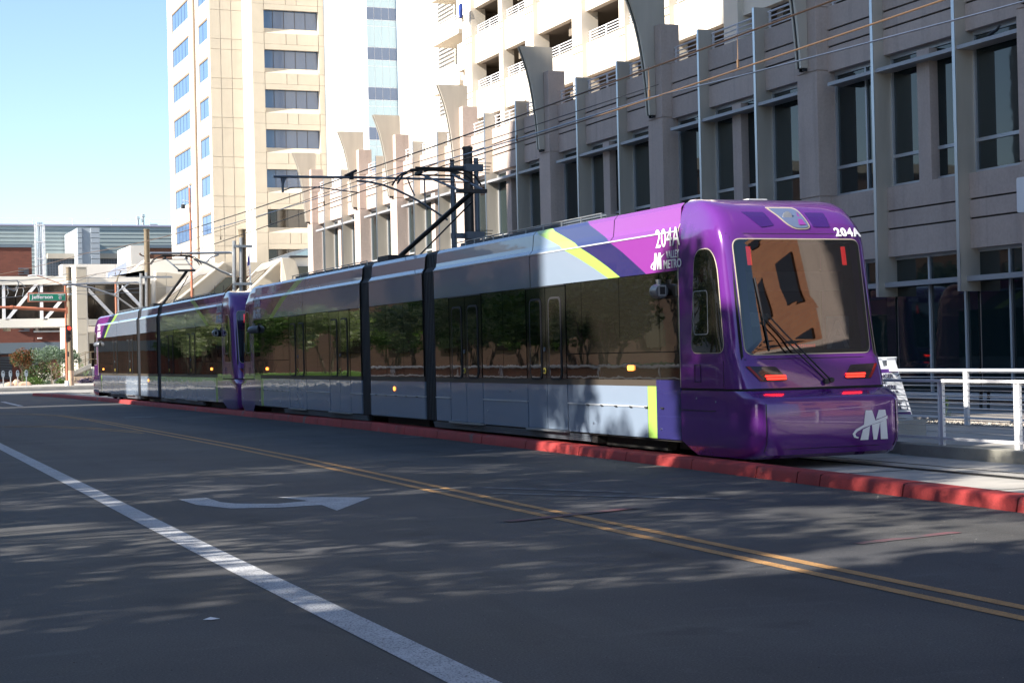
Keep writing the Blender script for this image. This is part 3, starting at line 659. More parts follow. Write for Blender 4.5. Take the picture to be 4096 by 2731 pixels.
for k in range(10):
    MB().box(x0, (x0 + x1) / 2 - .9, 236, 236.3, z1 - (k + 1) * hh + .08, z1 - k * hh).build('panel', mat('bluegrey_panel', (.34, .38, .42), .5) if 'bluegrey_panel' not in MT else MT['bluegrey_panel'], bt)
    MB().box((x0 + x1) / 2 + .3, x1, 236, 236.3, z1 - (k + 1) * hh + .08, z1 - k * hh).build('panel', MT['bluegrey_panel'], bt)
B(x0, x1, 236.3, 249.7, 0, z1, 'wall', MT['bluegrey_panel'], bt)
# exhaust stacks in a white frame
es = thing('exhaust_stack', 'pair of shiny pipes in a white open frame before the arena', 'pipes', (9, 228, .2))
x0, x1, z0, z1 = rectY(c1(475, 165), c1(612, 880), 228)
m = MB(); hz = zag(z1 - 6.6, z1, 3)
for x in (x0, x1): m.box(x - .045, x + .045, 227.9, 228.0, 0, z1).box(x - .045, x + .045, 229.0, 229.1, 0, z1)
for z in hz: m.box(x0, x1, 227.9, 228.0, z - .1, z).box(x0, x1, 229.0, 229.1, z - .1, z).box(x0 - .04, x0 + .04, 228, 229, z - .1, z).box(x1 - .04, x1 + .04, 228, 229, z - .1, z)
m.build('frame', white_p, es)
for k in range(2): xx = x0 + (x1 - x0) * (.32 + .4 * k); MB().disc((xx, 228.5, 0), .21, (0, 0, 1), z1 + .1, 14).disc((xx, 228.5, z1 + .1), .30, (0, 0, 1), .28, 12).build('pipe', mat('shiny_pipe', (.7, .7, .75), .2, 1.0) if 'shiny_pipe' not in MT else MT['shiny_pipe'], es)
# dark mesh screen wall
ms = thing('mesh_screen', 'dark gridded screen wall below the arena cladding', 'screen', (14, 240, .2))
x0, x1, z0, z1 = rectY(c1(635, 620), c1(1900, 860), 240)
B(x0, x1 + 8, 240.3, 240.6, 0, z1, 'backing', mat('green_dark', (.02, .035, .035), .4), ms)
m = MB()
for k in range(58): xx = x0 + k * (x1 + 8 - x0) / 57; m.box(xx - .06, xx + .06, 240.1, 240.2, z0, z1)
for k in range(13): zz = z0 + k * (z1 - z0) / 12; m.box(x0, x1 + 8, 240.12, 240.22, zz - .06, zz + .06)
o = m.build('mesh', galv_d, ms); o['kind'] = 'stuff'
MB().box(x0, x1 + 8, 239.6, 240.6, z1, z1 + .7).build('cap', precast, ms)
# brick buildings
bb = thing('brick_building', 'dark red brick building with louvres under the skybridge', 'building', (5, 172, .2))
x0, x1, z0, z1 = rectY(c1(-1500, 465), c1(432, 860), 172)
B(x0 - 40, x1, 172, 200, 4, z1, 'wall', brick_m, bb); B(x0 - 40, x1 + .1, 171.9, 172, z1, z1 + .35, 'coping', mat('bluegrey_metal', (.12, .16, .2), .5), bb)
xr = pY(*c6(1380, 300), 172).x
B(x0 - 40, xr, 172.0, 200, .1, 4.0, 'lower_wall', brick_m, bb)
B(x0 - 40, xr + 2, 172.03, 200, 4, pY(*c6(1000, 40), 172).z, 'middle_wall', brick_m, bb)
z = pY(*c6(600, 625), 172).z; B(x0 - 40, xr, 171.75, 172, z - .55, z + .5, 'steel_beam', MT['bluegrey_metal'], bb)
def louv(q0, q1, nn, par=bb):
    a, b, c_, d = rectY(c6(*q0), c6(*q1), 171.9); o = B(a, b, 171.92, 171.99, c_, d, 'louvre_panel', black, par)
    for k in range(nn): zz = c_ + (d - c_) * (k + .5) / nn; MB().box(a, b, 171.84, 171.92, zz - (d - c_) / nn * .22, zz + (d - c_) / nn * .22).build('slat', galv_d, o)
louv((0, 665), (225, 755), 5); louv((0, 790), (225, 1190), 14); louv((455, 655), (690, 750), 5); louv((965, 645), (1190, 745), 5); louv((500, 800), (690, 1000), 8); louv((1060, 860), (1200, 980), 6)
a, b, c_, d = rectY(c6(600, 245), c6(1175, 320), 171.9); B(a, b, 171.9, 172, c_, d, 'strip_window', bronze_glass, bb); B(a, b, 171.8, 172, c_ - .15, c_, 'window_sill', galv, bb)
for q0, q1 in (((340, 270), (530, 285)), ((440, 292), (535, 305)), ((340, 320), (530, 335)), ((345, 680), (445, 695)), ((695, 675), (800, 690)), ((-300, 440), (-200, 460))):
    a, b, c_, d = rectY(c6(*q0), c6(*q1), 171.8); B(a, b, 171.85, 172, c_, d, 'wall_fin', galv_d, bb)
a, b, c_, d = rectY(c6(678, 448), c6(755, 468), 171.6); B(a, b, 171.6, 172, c_, d, 'wall_lamp', white_p, bb)
for q0, q1 in (((245, 745), (385, 760)), ((325, 768), (390, 775)), ((245, 785), (385, 798)), ((325, 805), (390, 812)), ((245, 822), (390, 832))):
    a, b, c_, d = rectY(c1(*q0), c1(*q1), 171.9); B(a, b, 171.85, 172, c_, d, 'wall_fin', galv_d, bb)
bo = thing('brick_block', 'orange brick block beside the bronze pole on the skyline', 'building', (43, 210, .2))
x0, x1, z0, z1 = rectY(c1(2000, 478), c1(2330, 660), 205); B(x0, x1 + 3, 205, 215, 0, z1, 'wall', brick_o, bo); B(x0 - 2.2, x0 - .02, 204.9, 215, 0, z1 + .3, 'end_wall', precast_w, bo); B(x0, x1 + 3, 204.8, 205, z1, z1 + .4, 'coping', MT['bluegrey_metal'], bo)

# skybridge
YB = 150
br = thing('skybridge', 'white steel truss footbridge with dark bronze glazing over the street', 'bridge', (4, 151, 8))
def rb(q0, q1, name, m, dy=0, th=.5, cv=c2): a, b, c_, d = rectY(cv(*q0), cv(*q1), YB + dy); return B(a, b, YB + dy, YB + dy + th, c_, d, name, m, br)
rb((-900, 190), (1190, 292), 'top_chord', precast_w, 0, 4); rb((-900, 770), (1190, 858), 'bottom_chord', precast_w, 0, 4)
rb((1190, 200), (2030, 285), 'top_chord', precast_w, 0, 4); rb((1190, 762), (1900, 835), 'bottom_chord', precast_w, 0, 4)
a, b, c_, d = rectY(c2(-900, 290), c2(2030, 775), YB + .6)
px = a
while px < b - .1:
    w_ = min(2.25, b - px); MB().box(px, px + w_ - .06, YB + .6, YB + .66, c_ - .3, c_ + 3.15).build('pane', bronze_glass, br); MB().box(px, px + w_ - .06, YB + .6, YB + .66, c_ + 3.2, d + .3).build('pane', bronze_glass, br); px += 2.25
B(a, b, YB + 3.6, YB + 3.9, c_ - .3, d + .3, 'rear_wall', soffit, br)
for q in (-490, 52, 560): rb((q - 25, 285), (q + 25, 775), 'truss_post', white_p, .05, .4)
for q in (1588, ): rb((q - 14, 285), (q + 14, 775), 'truss_post', white_p, .05, .4)
for xa, ya, xb, yb in ((95, 772, 490, 292), (605, 770, 1010, 292), (-420, 772, -20, 292), (-950, 772, -520, 292)):
    MB().prism([tuple(pY(*c2(*q), YB)) for q in ((xa - 26, ya), (xa + 26, ya), (xb + 26, yb), (xb - 26, yb))], (0, .4, 0)).build('diagonal', white_p, br)
for xa, ya, xb, yb in ((1190, 370, 1510, 720), (1640, 330, 1890, 600)):
    MB().prism([tuple(pY(*c2(*q), YB)) for q in ((xa, ya - 32), (xa, ya + 25), (xb, yb + 10), (xb + 30, yb - 15))], (0, .4, 0)).build('diagonal', white_p, br)
p = pY(*c6(123, 260), YB + 2); q = pY(*c6(123, 335), YB + 2); MB().tube([tuple(p), tuple(q)], .06, 6).disc(tuple(q), .32, (0, 0, 1), .22, 10).build('hanging_lamp', precast, br)
# column
cl_ = thing('concrete_column', 'tall cream concrete column supporting the skybridge', 'column', (8, 147, .2))
xa, xb, zb, zt = rectY(c2(1022, 62), c2(1180, 1180), 147)
xc = pY(*c2(1195, 1200), 147).x
for (u, v) in ((60, 750), (756, 960), (966, 1560)):
    a, b, c_, d = rectY(c2(1022, u), c2(1180, v), 147); B(xa, xc - .1, 147, 147.4, c_, d - .03, 'precast_panel', precast, cl_)
z_ = pY(*c2(1022, 35), 147).z
MB().prism([(xa - .02, 147.1, .1), (xa - .02, 147.1, z_), (xa - .02, 150.5, z_ + .1), (xa - .02, 158, z_ - 1.6), (xa - .02, 158, .1)], (xc - xa, 0, 0)).build('shaft', precast_w, cl_)  # lighter tone than the front panels puts sunlight into the left side
B(xa - .05, xc + .0, 146.95, 147.3, pY(*c2(1022, 62), 147).z, z_ + .02, 'cap', precast_w, cl_)

# podium with raking glazed stair wings
pd = thing('podium_building', 'white and cream podium with raking louvred stair wings', 'building', (26, 150, .2))
def ps(pts, Y, th, name, m, cv=cp): return slab(pts, Y, th, name, m, pd, cv)
ps([(-560, 700), (-460, 650), (-60, 320), (760, 320), (760, 460), (70, 470), (70, 560), (-560, 560)], 158, 2, 'upper_wall', precast_w)   # light wall behind the bridge
ps([(-620, 520), (-340, 345), (-340, 700), (-620, 700)], 159, .5, 'blue_wall', mat('pale_blue_wall', (.4, .46, .6), .8))
ps([(-60, 310), (760, 310), (980, 370), (980, 760), (-60, 760)], 157.0, .6, 'wall', precast_w)
ps([(80, 488), (760, 430), (540, 545), (80, 960)], 152.0, .8, 'wall', precast_w)
for pts in ([(92, 505), (232, 505), (232, 705), (92, 705)], [(240, 505), (530, 540), (365, 705), (240, 705)], [(92, 715), (232, 715), (232, 815), (92, 930)]): ps(pts, 151.95, .1, 'cladding_panel', precast)
ps([(20, 600), (76, 600), (76, 1300), (20, 1300)], 151.5, 6, 'pier', precast_w)
def raking(sh, Y):
    f = lambda L: [(x + sh, y) for x, y in L]
    return f, Y
# first raking wing
ps([(85, 985), (1075, 355), (1640, 355), (1640, 800), (400, 1100), (85, 1100)], 150.6, .5, 'raking_wall', precast)
ps([(85, 975), (760, 425), (1075, 350), (960, 450), (330, 960)], 150.2, .5, 'raking_cap', precast_w)
ps([(130, 960), (720, 545), (860, 520), (300, 940)], 149.9, .2, 'louvre_recess', mat('louvre_brown', (.16, .12, .09), .8))
for k in range(5):
    t = k / 5.0
    ps([(150 + 150 * t, 965 - 12 * t), (730 + 120 * t, 552 - 22 * t), (744 + 120 * t, 550 - 22 * t), (166 + 150 * t, 965 - 12 * t)], 149.7, .15, 'slat', precast)
ps([(640, 720), (1075, 355), (1110, 362), (1110, 560), (790, 860), (640, 870)], 149.8, .3, 'raking_face', precast)
ps([(320, 950), (1060, 352), (1085, 360), (350, 960)], 149.5, .4, 'raking_rim', precast_w)
ps([(790, 880), (1120, 565), (1430, 565), (1430, 900), (790, 900)], 149.6, .1, 'window', bronze_glass)
for x_ in (935, 1065): ps([(x_, 880), (x_, 700), (x_ + 7, 690), (x_ + 7, 880)], 149.5, .08, 'mullion', dark)
ps([(1112, 560), (1430, 555), (1430, 570), (1112, 575)], 149.5, .2, 'window_head', JT)
# second raking wing, nearer
ps([(1150, 900), (1530, 480), (1905, 300), (1905, 900)], 146.6, .5, 'raking_wall', precast)
ps([(1525, 485), (1640, 375), (1905, 292), (1710, 440), (1560, 500)], 146.1, .4, 'raking_cap', precast_w)
ps([(1150, 880), (1560, 505), (1690, 465), (1400, 760), (1280, 880)], 146.0, .2, 'louvre_recess', MT['louvre_brown'])
for k in range(5):
    t = k / 5.0
    ps([(1165 + 120 * t, 880), (1568 + 100 * t, 512 - 32 * t), (1580 + 100 * t, 512 - 32 * t), (1180 + 120 * t, 880)], 145.8, .15, 'slat', precast)
ps([(1270, 900), (1900, 296), (1930, 300), (1310, 900)], 145.6, .4, 'raking_rim', precast_w)
ps([(1760, 900), (1915, 540), (1915, 900)], 145.9, .1, 'window', bronze_glass)
ps([(1905, 296), (2290, 290), (2290, 560), (2100, 900), (1905, 900)], 145.4, .3, 'raking_wall', precast_w)
ps([(1912, 305), (2085, 300), (2180, 560), (2120, 900), (2030, 900)], 145.2, .15, 'cladding_panel', precast)
ps([(2145, 418), (2290, 415), (2290, 900), (2210, 900)], 145.1, .2, 'window', bronze_glass)
ps([(1720, 325), (1990, 230), (2070, 205), (2290, 150), (2290, 290), (2030, 288)], 147.2, .4, 'skylight_roof', galv)
ps([(2030, 262), (2290, 265), (2290, 288), (2030, 286)], 145.0, .6, 'gutter', dark)
ps([(2090, 255), (2290, 170), (2290, 258)], 146.8, .2, 'skylight_glass', MT['pale_glass'])
ps([(-560, 640), (70, 640), (70, 720), (-560, 720)], 154, .5, 'low_wall', precast_w)
B(20.2, 44, 160.5, 163, .1, 11, 'rear_wall', precast_w, pd); B(pY(*c6(1596, 500), 153).x, 60, 153, 158, .1, 4.5, 'ground_floor', precast_w, pd)
a, b, c_, d = rectY(c6(1600, 555), c6(1710, 800), 152.9); B(a, b, 152.88, 152.98, .5, d, 'doorway', bronze_glass, pd)

# stairs, planters
st = thing('stair', 'concrete steps with dark handrails rising behind the signal pole', 'stairs', (9, 140, .1))
xa = pY(*c6(1010, 1260), 138).x; xb = pY(*c6(1640, 960), 138).x; zb = .15; zt = pY(*c6(1640, 965), 138).z
n = 11
for k in range(n):
    f0 = k / n; B(xa + (xb - xa) * f0, xb, 138.4, 141.5, zb + (zt - zb) * f0, zb + (zt - zb) * (k + 1) / n, 'step', conc, st)
MB().prism([(xa - .2, 138, zb - .1), (xb, 138, zt - .1), (xb, 138, zt + .25), (xa - .2, 138, zb + .25)], (0, .35, 0)).build('stringer', conc, st)
for yy in (138.2, 141.4):
    m = MB()
    for dz in (.5, 1.1): m.tube([(xa - .9, yy, zb + dz), (xb, yy, zt + dz + .1), (xb + 1.6, yy, zt + dz + .1)], .028, 6)
    for k in range(7): f0 = k / 6; xx = xa + (xb - xa) * f0; m.tube([(xx, yy, zb + (zt - zb) * f0), (xx, yy, zb + (zt - zb) * f0 + 1.15)], .028, 6)
    m.build('handrail', tan_pole, st)
pln = thing('planter', 'cream concrete planter box with grasses left of the steps', 'planter', (6, 138, .15))
a, b, c_, d = rectY(c6(740, 1085), c6(935, 1240), 139); B(a, b, 139, 141, .15, d, 'box', precast_w, pln); B(a + .9, b, 138.95, 139, .15, d - .05, 'front_panel', precast, pln)
pl2 = thing('planter', 'long low tan planter wall right of the bronze pole', 'planter', (12, 137, .15))
a, b, c_, d = rectY(c6(1335, 1148), c6(1765, 1240), 137); B(a, b + 2, 137, 138, .15, d, 'wall', mat('warm_block', (.5, .38, .27), .9), pl2)
a, b, c_, d = rectY(c6(1645, 970), c6(1765, 1140), 139.5); B(a, b + 2, 139.5, 141, .15, d, 'upper_wall', precast_w, pl2)

# plants
def leaves(name, mt, parent, blobs, n, size, org=None, label=None):
    m = MB()
    tot = sum(b[3] ** 2 for b in blobs)
    for (cx, cy, cz, r_, rz) in [(b + (b[3],))[:5] if len(b) == 4 else b for b in blobs]:
        for _ in range(int(n * r_ * r_ / tot)):
            while True:
                u, v, w = (random.uniform(-1, 1) for _ in range(3)); q = u*u + v*v + w*w
                if .15 < q < 1: break
            k = random.uniform(.8, 1.08); px, py, pz = cx + u*r_*k, cy + v*r_*k, cz + w*rz*k
            a = Vector((random.gauss(0, 1), random.gauss(0, 1), random.gauss(0, .6))).normalized(); b = a.orthogonal().normalized(); b = (Matrix.Rotation(random.random()*6.3, 3, a) @ b)
            s_ = size * random.uniform(.6, 1.3); p = Vector((px, py, pz))
            m.add([p - a*s_, p - b*s_*.45, p + a*s_, p + b*s_*.45], [(0, 1, 2, 3)])
    return m.build(name, mt, parent)
def tree(x, y, z, h, r_, label, mt, n=1400, size=.16, group=None, cat='tree', trunk_r=.12, lean=0, flat=.6):
    t = thing('tree', label, cat, (x, y, z), group)
    m = MB(); top = (x + lean, y, z + h * .62); m.tube([(x, y, z), (x + lean * .3, y, z + h * .3), top], trunk_r, 7, r2=trunk_r * .55)
    blobs = []
    for k in range(7):
        a = k * 2 * math.pi / 7 + random.random() * .6; rr = r_ * random.uniform(.35, .7); c = (x + lean + rr * math.cos(a), y + rr * math.sin(a), z + h * random.uniform(.62, .88))
        m.tube([(x + lean * .5, y, z + h * .38), ((x + lean + c[0]) / 2, (y + c[1]) / 2, z + h * .58), c], trunk_r * .42, 5, r2=.02)
        blobs.append((c[0], c[1], c[2], r_ * random.uniform(.34, .5), r_ * random.uniform(.34, .5) * flat))
    blobs.append((x + lean, y, z + h * .9, r_ * .5, r_ * .4 * flat))
    m.build('trunk', bark, t); leaves('crown', mt, t, blobs, n, size)
    return t
def atz(q, Y): p = pY(*q, Y); return p
p = atz(c6(520, 1230), 134); tree(p.x - .5, 134, .15, pY(*c6(450, 690), 134).z, 1.15, 'small dark tree with reddish leaves behind the parking meters', leaf_r, 1500, .08, trunk_r=.04, flat=.9)
m_ = leaves('crown_patch', leaf_d, None, [(p.x - .7, 133.9, 2.2, .8, .7), (p.x + .3, 134, 2.4, .7, .6)], 700, .09); tag(m_, 'dark green foliage tangled into the reddish tree', 'foliage')
p = atz(c6(925, 1255), 133); tree(p.x, 133, .15, pY(*c6(900, 650), 133).z, 1.5, 'broad silvery green tree between meters and signal pole', leaf_b, 3200, .085, trunk_r=.045, flat=.75)
p = atz(c6(755, 1235), 134.5); tree(p.x, 134.5, .15, pY(*c6(740, 700), 134.5).z, .75, 'slim pale trunked sapling left of the broad silvery tree', leaf_b, 800, .08, trunk_r=.035)
p = atz(c6(1190, 1230), 135); tree(p.x + .3, 135, .15, pY(*c6(1150, 660), 135).z, 1.0, 'silvery green tree partly behind the bronze pole', leaf_b, 1300, .085, trunk_r=.04, flat=.7)
def bush(q, Y, r_, rz, label, mt, n=500, size=.09, cat='bush'):
    p = pY(*c6(*q), Y); t = thing('bush', label, cat, (p.x, Y, .15)); leaves('foliage', mt, t, [(p.x, Y, .15 + rz * .6, r_, rz), (p.x - r_ * .5, Y, .15 + rz * .4, r_ * .7, rz * .7), (p.x + r_ * .6, Y, .15 + rz * .45, r_ * .7, rz * .8)], n, size)
    m = MB(); [m.tube([(p.x, Y, .1), (p.x + random.uniform(-r_, r_) * .6, Y, .15 + rz)], .015, 4) for _ in range(5)]; m.build('stem', bark, t)
bush((580, 1195), 133, .75, .42, 'bright green low shrub right of the boulders', leaf_g); bush((640, 1050), 137, 1.1, 1.5, 'dark bush filling the gap below the louvres', leaf_d, 1200, .12)
bush((960, 1010), 139.5, 1.2, 1.5, 'green bush in the planter behind the trees', leaf_g, 900); bush((1150, 1225), 136, .6, .32, 'small shrub at the foot of the steps', leaf_g, 350)
bush((1640, 1240), 135.5, 1.0, .3, 'low purple grey shrubs along the planter wall', mat('lavender_leaf', (.22, .17, .24), .8), 900); bush((830, 1230), 134, .35, .2, 'tiny grey green tuft between the two pale trunks', leaf_b, 200)
bush((1430, 1010), 141, .6, 1.1, 'light green plant behind the handrail', leaf_g, 400)
p = pY(*c6(1545, 1140), 137.6); ag = thing('agave', 'pale spiky agave above the low planter wall', 'plant', (p.x, 137.6, p.z)); 
for k in range(18):
    a = k * .35 * 6.28 / 1.2; e = random.uniform(.3, 1.2); d_ = Vector((math.cos(a) * math.cos(e), math.sin(a) * math.cos(e), math.sin(e))); s_ = Vector((-math.sin(a), math.cos(a), 0)) * .045; q = Vector((p.x, 137.6, p.z))
    MB().add([q - s_, q + s_, q + d_ * .42 + s_ * .6, q + d_ * .62, q + d_ * .42 - s_ * .6], [(0, 1, 2, 3, 4)]).build('leaf', leaf_b, ag)
# boulders
def boulder(q, Y, rx, rz, label):
    p = pY(*c6(*q), Y); bm = bmesh.new(); bmesh.ops.create_icosphere(bm, subdivisions=2, radius=1)
    sd = random.random() * 50
    from mathutils import noise as N
    for v in bm.verts: v.co *= 1 + .35 * N.noise(v.co * 1.1 + Vector((sd, 0, 0))); v.co.x *= rx; v.co.y *= rx * .7; v.co.z = max(v.co.z * rz, -.15)
    me = bpy.data.meshes.new('boulder'); bm.to_mesh(me); bm.free(); me.materials.append(MT['sandstone'] if 'sandstone' in MT else mat('sandstone', (.50, .34, .24), .9, var=.2, vs=3, bump=.4, bs=9))
    o = bpy.data.objects.new('boulder', me); S.collection.objects.link(o); o.location = (p.x, Y, .2); tag(o, label, 'rock')
boulder((165, 1245), 130.5, .34, .26, 'small tan boulder left of the third meter'); boulder((325, 1225), 131, .42, .42, 'tall tan boulder in the middle of the three rocks'); boulder((440, 1255), 130, .55, .27, 'long low tan boulder at the right end of the rocks')
# meters
for k, (q, lb) in enumerate(((58, 'leftmost grey parking meter at the far kerb'), (190, 'parking meter in front of the small boulder'), (318, 'parking meter in front of the tall boulder'), (473, 'parking meter nearest the low long boulder'))):
    Y = 128.2 - k * .15; p = pY(*c6(q, 1200), Y); t = thing('parking_meter', lb, 'parking meter', (p.x, Y, .15), 'parking meters along the far kerb')
    MB().tube([(p.x, Y, .15), (p.x, Y, .86)], .04, 8).build('post', galv, t)
    MB().prism(rounded([(p.x - .09, Y - .07, .84), (p.x + .09, Y - .07, .84), (p.x + .115, Y - .07, 1.10), (p.x + .07, Y - .07, 1.30), (p.x - .07, Y - .07, 1.30), (p.x - .115, Y - .07, 1.10)], .05, 3), (0, .14, 0)).build('head', mat('meter_grey', (.3, .36, .42), .35, .5) if 'meter_grey' not in MT else MT['meter_grey'], t)
    MB().box(p.x - .05, p.x + .05, Y - .08, Y - .07, 1.12, 1.22).build('display', black, t)
# flag
fp = pY(1004, 1000, 128); t = thing('flagpole', 'tall white flagpole with a drooping striped flag', 'flagpole', (fp.x, 128, .15))
MB().tube([(fp.x, 128, .15), (fp.x - .15, 128, pY(1003, 958, 128).z)], .075, 8, r2=.05).build('pole', white_p, t)
flag_red = mat('flag_red', (.5, .03, .05), .8)
fl_ = thing('flag', 'drooping red and white striped flag with a blue corner', 'flag', (fp.x - .3, 128, 9)); zt = pY(1000, 1060, 128).z; zb = pY(1000, 1115, 128).z
for k in range(9):
    a = zt - (zt - zb) * k / 9; b = zt - (zt - zb) * (k + 1) / 9; sh = .08 * math.sin(k * 1.3)
    MB().prism([(fp.x - .18, 127.9, a), (fp.x - .18, 127.9, b + .1), (fp.x - .68 - sh, 127.9, b - .15), (fp.x - .62 - sh, 127.9, a - .25)], (0, .06, 0)).build('stripe', flag_red if k % 2 else white_p, fl_)
MB().prism([(fp.x - .17, 127.88, zt + 1.0), (fp.x - .17, 127.88, zt), (fp.x - .34, 127.88, zt - .1), (fp.x - .30, 127.88, zt + .5)], (0, .05, 0)).build('canton', mat('flag_blue', (.02, .02, .15), .8), fl_)

# ================================================================== CATENARY POLES, WIRES, SIGNALS
def cc3(x, y): return (1050 + x * .38265, 550 + y * .38265)
def tubeY(pts, Y, r, name, m, parent, cv, n=8): return MB().tube([tuple(pY(*cv(*q), Y)) for q in pts], r, n).build(name, m, parent)
def catpole(label, x, y, top, base=.2, r=.125, m_=None):
    t = thing('catenary_pole', label, 'pole', (x, y, base), 'overhead line poles')
    MB().tube([(x, y, base), (x, y, top)], r, 14).disc((x, y, top - .04), r * 1.12, (0, 0, 1), .07, 14).build('pole', m_ or tan_pole, t, smooth='auto')
    return t
p1 = catpole('bronze pole toned as in shade with long bracket arm, behind the nearest pantograph', 15.3, 40.32, 6.98, m_=mat('shaded_bronze', (.045, .042, .04), .5))  # pole paint darkened to the tone it has in shade
Y = 40.32
a = pY(*(1808, 640), Y).x
MB().disc((a, Y, 4.2), .055, (0, 0, 1), 2.46, 10).build('upright_tube', galv_d, p1); MB().disc((a, Y, 6.62), .062, (0, 0, 1), .05, 10).build('tube_cap', black, p1)
MB().disc((15.45, Y - .2, 4.6), .06, (0, 0, 1), 2.1, 10).build('upright_tube', galv_d, p1)
for z in (6.45, 4.72):
    MB().box(14.80, 15.62, Y - .03, Y + .03, z - .07, z + .07).box(15.15, 15.62, Y - .28, Y - .12, z - .09, z + .09).build('clamp', galv_d, p1)
    m = MB(); [m.tube([(15.4, Y - .1 - .05 * k, z - .12 + .08 * k), (15.85, Y - .1 - .05 * k, z - .12 + .08 * k)], .01, 5) for k in range(4)]; m.build('bolt', dark, p1)
tubeY([(118, 410), (1000, 418), (1950, 440), (2010, 448)], Y, .032, 'bracket_arm', galv_d, p1, cc3)
tubeY([(985, 455), (1100, 462), (1250, 495), (1400, 548), (1560, 625), (1700, 705), (1820, 785), (1935, 862)], Y, .028, 'arched_strut', galv_d, p1, cc3)
tubeY([(1515, 430), (1545, 510), (1590, 610)], Y, .02, 'brace', galv_d, p1, cc3); tubeY([(1693, 440), (1700, 690)], Y, .02, 'brace', galv_d, p1, cc3)
tubeY([(212, 425), (212, 575)], Y, .03, 'drop_bracket', galv_d, p1, cc3); tubeY([(205, 553), (240, 550), (290, 525), (560, 520), (1010, 578)], Y, .016, 'registration_arm', galv_d, p1, cc3)
tubeY([(930, 375), (930, 440)], Y, .06, 'insulator', black, p1, cc3); tubeY([(860, 405), (985, 345)], Y, .035, 'wire_clamp', black, p1, cc3)
MB().prism([tuple(pY(*cc3(*q), Y)) for q in ((190, 420), (255, 420), (222, 490), (205, 490))], (0, .04, 0)).build('gusset', galv_d, p1)

def pole_far(label, q, x_, arm, strut, brace, tubes):
    Yp = pX(q[0], q[1], x_).y; top = pX(q[0], q[1], x_).z; t = catpole(label, x_, Yp, top, r=.14)
    cv = cp
    tubeY(arm, Yp, .05, 'bracket_arm', galv, t, lambda a, b: (a, b)); tubeY(strut, Yp, .045, 'arched_strut', galv, t, lambda a, b: (a, b)); tubeY(brace, Yp, .035, 'brace', galv, t, lambda a, b: (a, b))
    for (xx, ya, yb) in tubes: A = pY(xx, ya, Yp - .15); Bq = pY(xx, yb, Yp - .15); MB().tube([tuple(A), tuple(Bq)], .075, 8).build('upright_tube', galv, t)
    for yy in tubes[0][3:] if len(tubes[0]) > 3 else (): pass
    return t, Yp
t2, Y2 = pole_far('bronze pole with grey bracket tubes rising behind the second tram', (968, 920), 15.3, [cp(1185, 218), cp(600, 228), cp(0, 228)], [cp(1190, 548), cp(1040, 490), cp(810, 370), cp(640, 318)], [cp(815, 355), cp(880, 290), cp(995, 245)], [(937, 963, 1175), (964, 950, 1165)])
for y_ in (985, 1135): A = pY(930, y_, Y2 - .1); Bq = pY(985, y_, Y2 - .1); MB().box(A.x, Bq.x + .2, Y2 - .3, Y2 - .1, A.z - .06, A.z + .04).build('clamp', galv, t2)
t3, Y3 = pole_far('tall plain bronze pole left of the tower with pale twin tubes', (586, 919), 15.0, [c2(1880, 268), c2(1400, 278), c2(970, 292), c2(840, 297)], [c2(1815, 632), c2(1540, 440), c2(1220, 335), c2(970, 300)], [c2(1530, 435), c2(1600, 380), c2(1745, 275)], [(564, 1093, 1235), (585, 1089, 1235)])
for y_ in (1108, ): A = pY(560, y_, Y3 - .1); MB().box(A.x, A.x + 1.6, Y3 - .3, Y3 - .1, A.z - .06, A.z + .04).build('clamp', galv, t3)
b4 = pZ(285, 1541, .15); t4 = catpole('thick bronze pole on the far corner beside the red traffic light', b4.x, b4.y, pY(279, 1070, b4.y).z, .15, r=.19)
MB().tube([(b4.x, b4.y, .15), (b4.x, b4.y, 1.2)], .20, 14).build('base_sleeve', MT['sandstone'], t4)
for yy in (1130, 1150, 1180): z = pY(279, yy, b4.y).z; MB().disc((b4.x, b4.y, z), .21, (0, 0, 1), .12, 12).build('collar', galv, t4)
# wires
def wire(label, pts, r, m=dark, group='overhead tram wires'):
    P = []
    for (a, b) in zip(pts, pts[1:]):
        a, b = Vector(a), Vector(b); L = (b - a).length; n = max(2, int(L / 4)); sag = min(.12, L * .002)
        for k in range(n): t = k / n; q = a.lerp(b, t); q.z -= sag * 4 * t * (1 - t); P.append(tuple(q))
    P.append(tuple(pts[-1])); o = MB().tube(P, r, 6).build('wire', m); tag(o, label, 'wire', group); return o
cop = mat('tarnished_copper', (.20, .125, .075), .45, .6)
wire('upper messenger wire above the tram roofs', [(12.5, 5, 6.42), (12.5, 14, 6.30), (12.5, 40.3, 6.34), (12.4, Y2, 6.6), (12.0, Y3, 7.2), (11, 121, 8.0)], .015, cop)
wire('contact wire touched by the pantographs', [(12.5, 5, 5.80), (12.5, 14, 5.81), (12.5, 40.3, 5.84), (12.5, Y2, 5.75), (12.2, Y3, 6.1), (11.2, 121, 6.9)], .013, cop)
wire('lower bright feeder wire crossing the right of the view', [(12.5, 5, 5.30), (12.5, 13, 5.43), (12.5, 18.7, 5.58), (12.5, 24.5, 5.79), (12.5, 40.2, 6.02), (12.45, 60, 6.3)], .012, silver)
wire('thin parallel wire just under the messenger', [(12.62, 24.4, 6.0), (12.6, 40, 6.18), (12.5, Y2, 6.2)], .008, dark)
m = MB()
for yy in (21.6, 24.5, 30.2, 36.5, 44, 50, 57, 64, 72, 80): m.tube([(12.5, yy, 5.84), (12.5, yy, 6.30)], .006, 4); m.tube([(12.5, yy, 5.80), (12.5, yy, 5.92)], .02, 5)
tag(m.build('dropper', cop), 'vertical droppers hanging between the tram wires', 'wire')
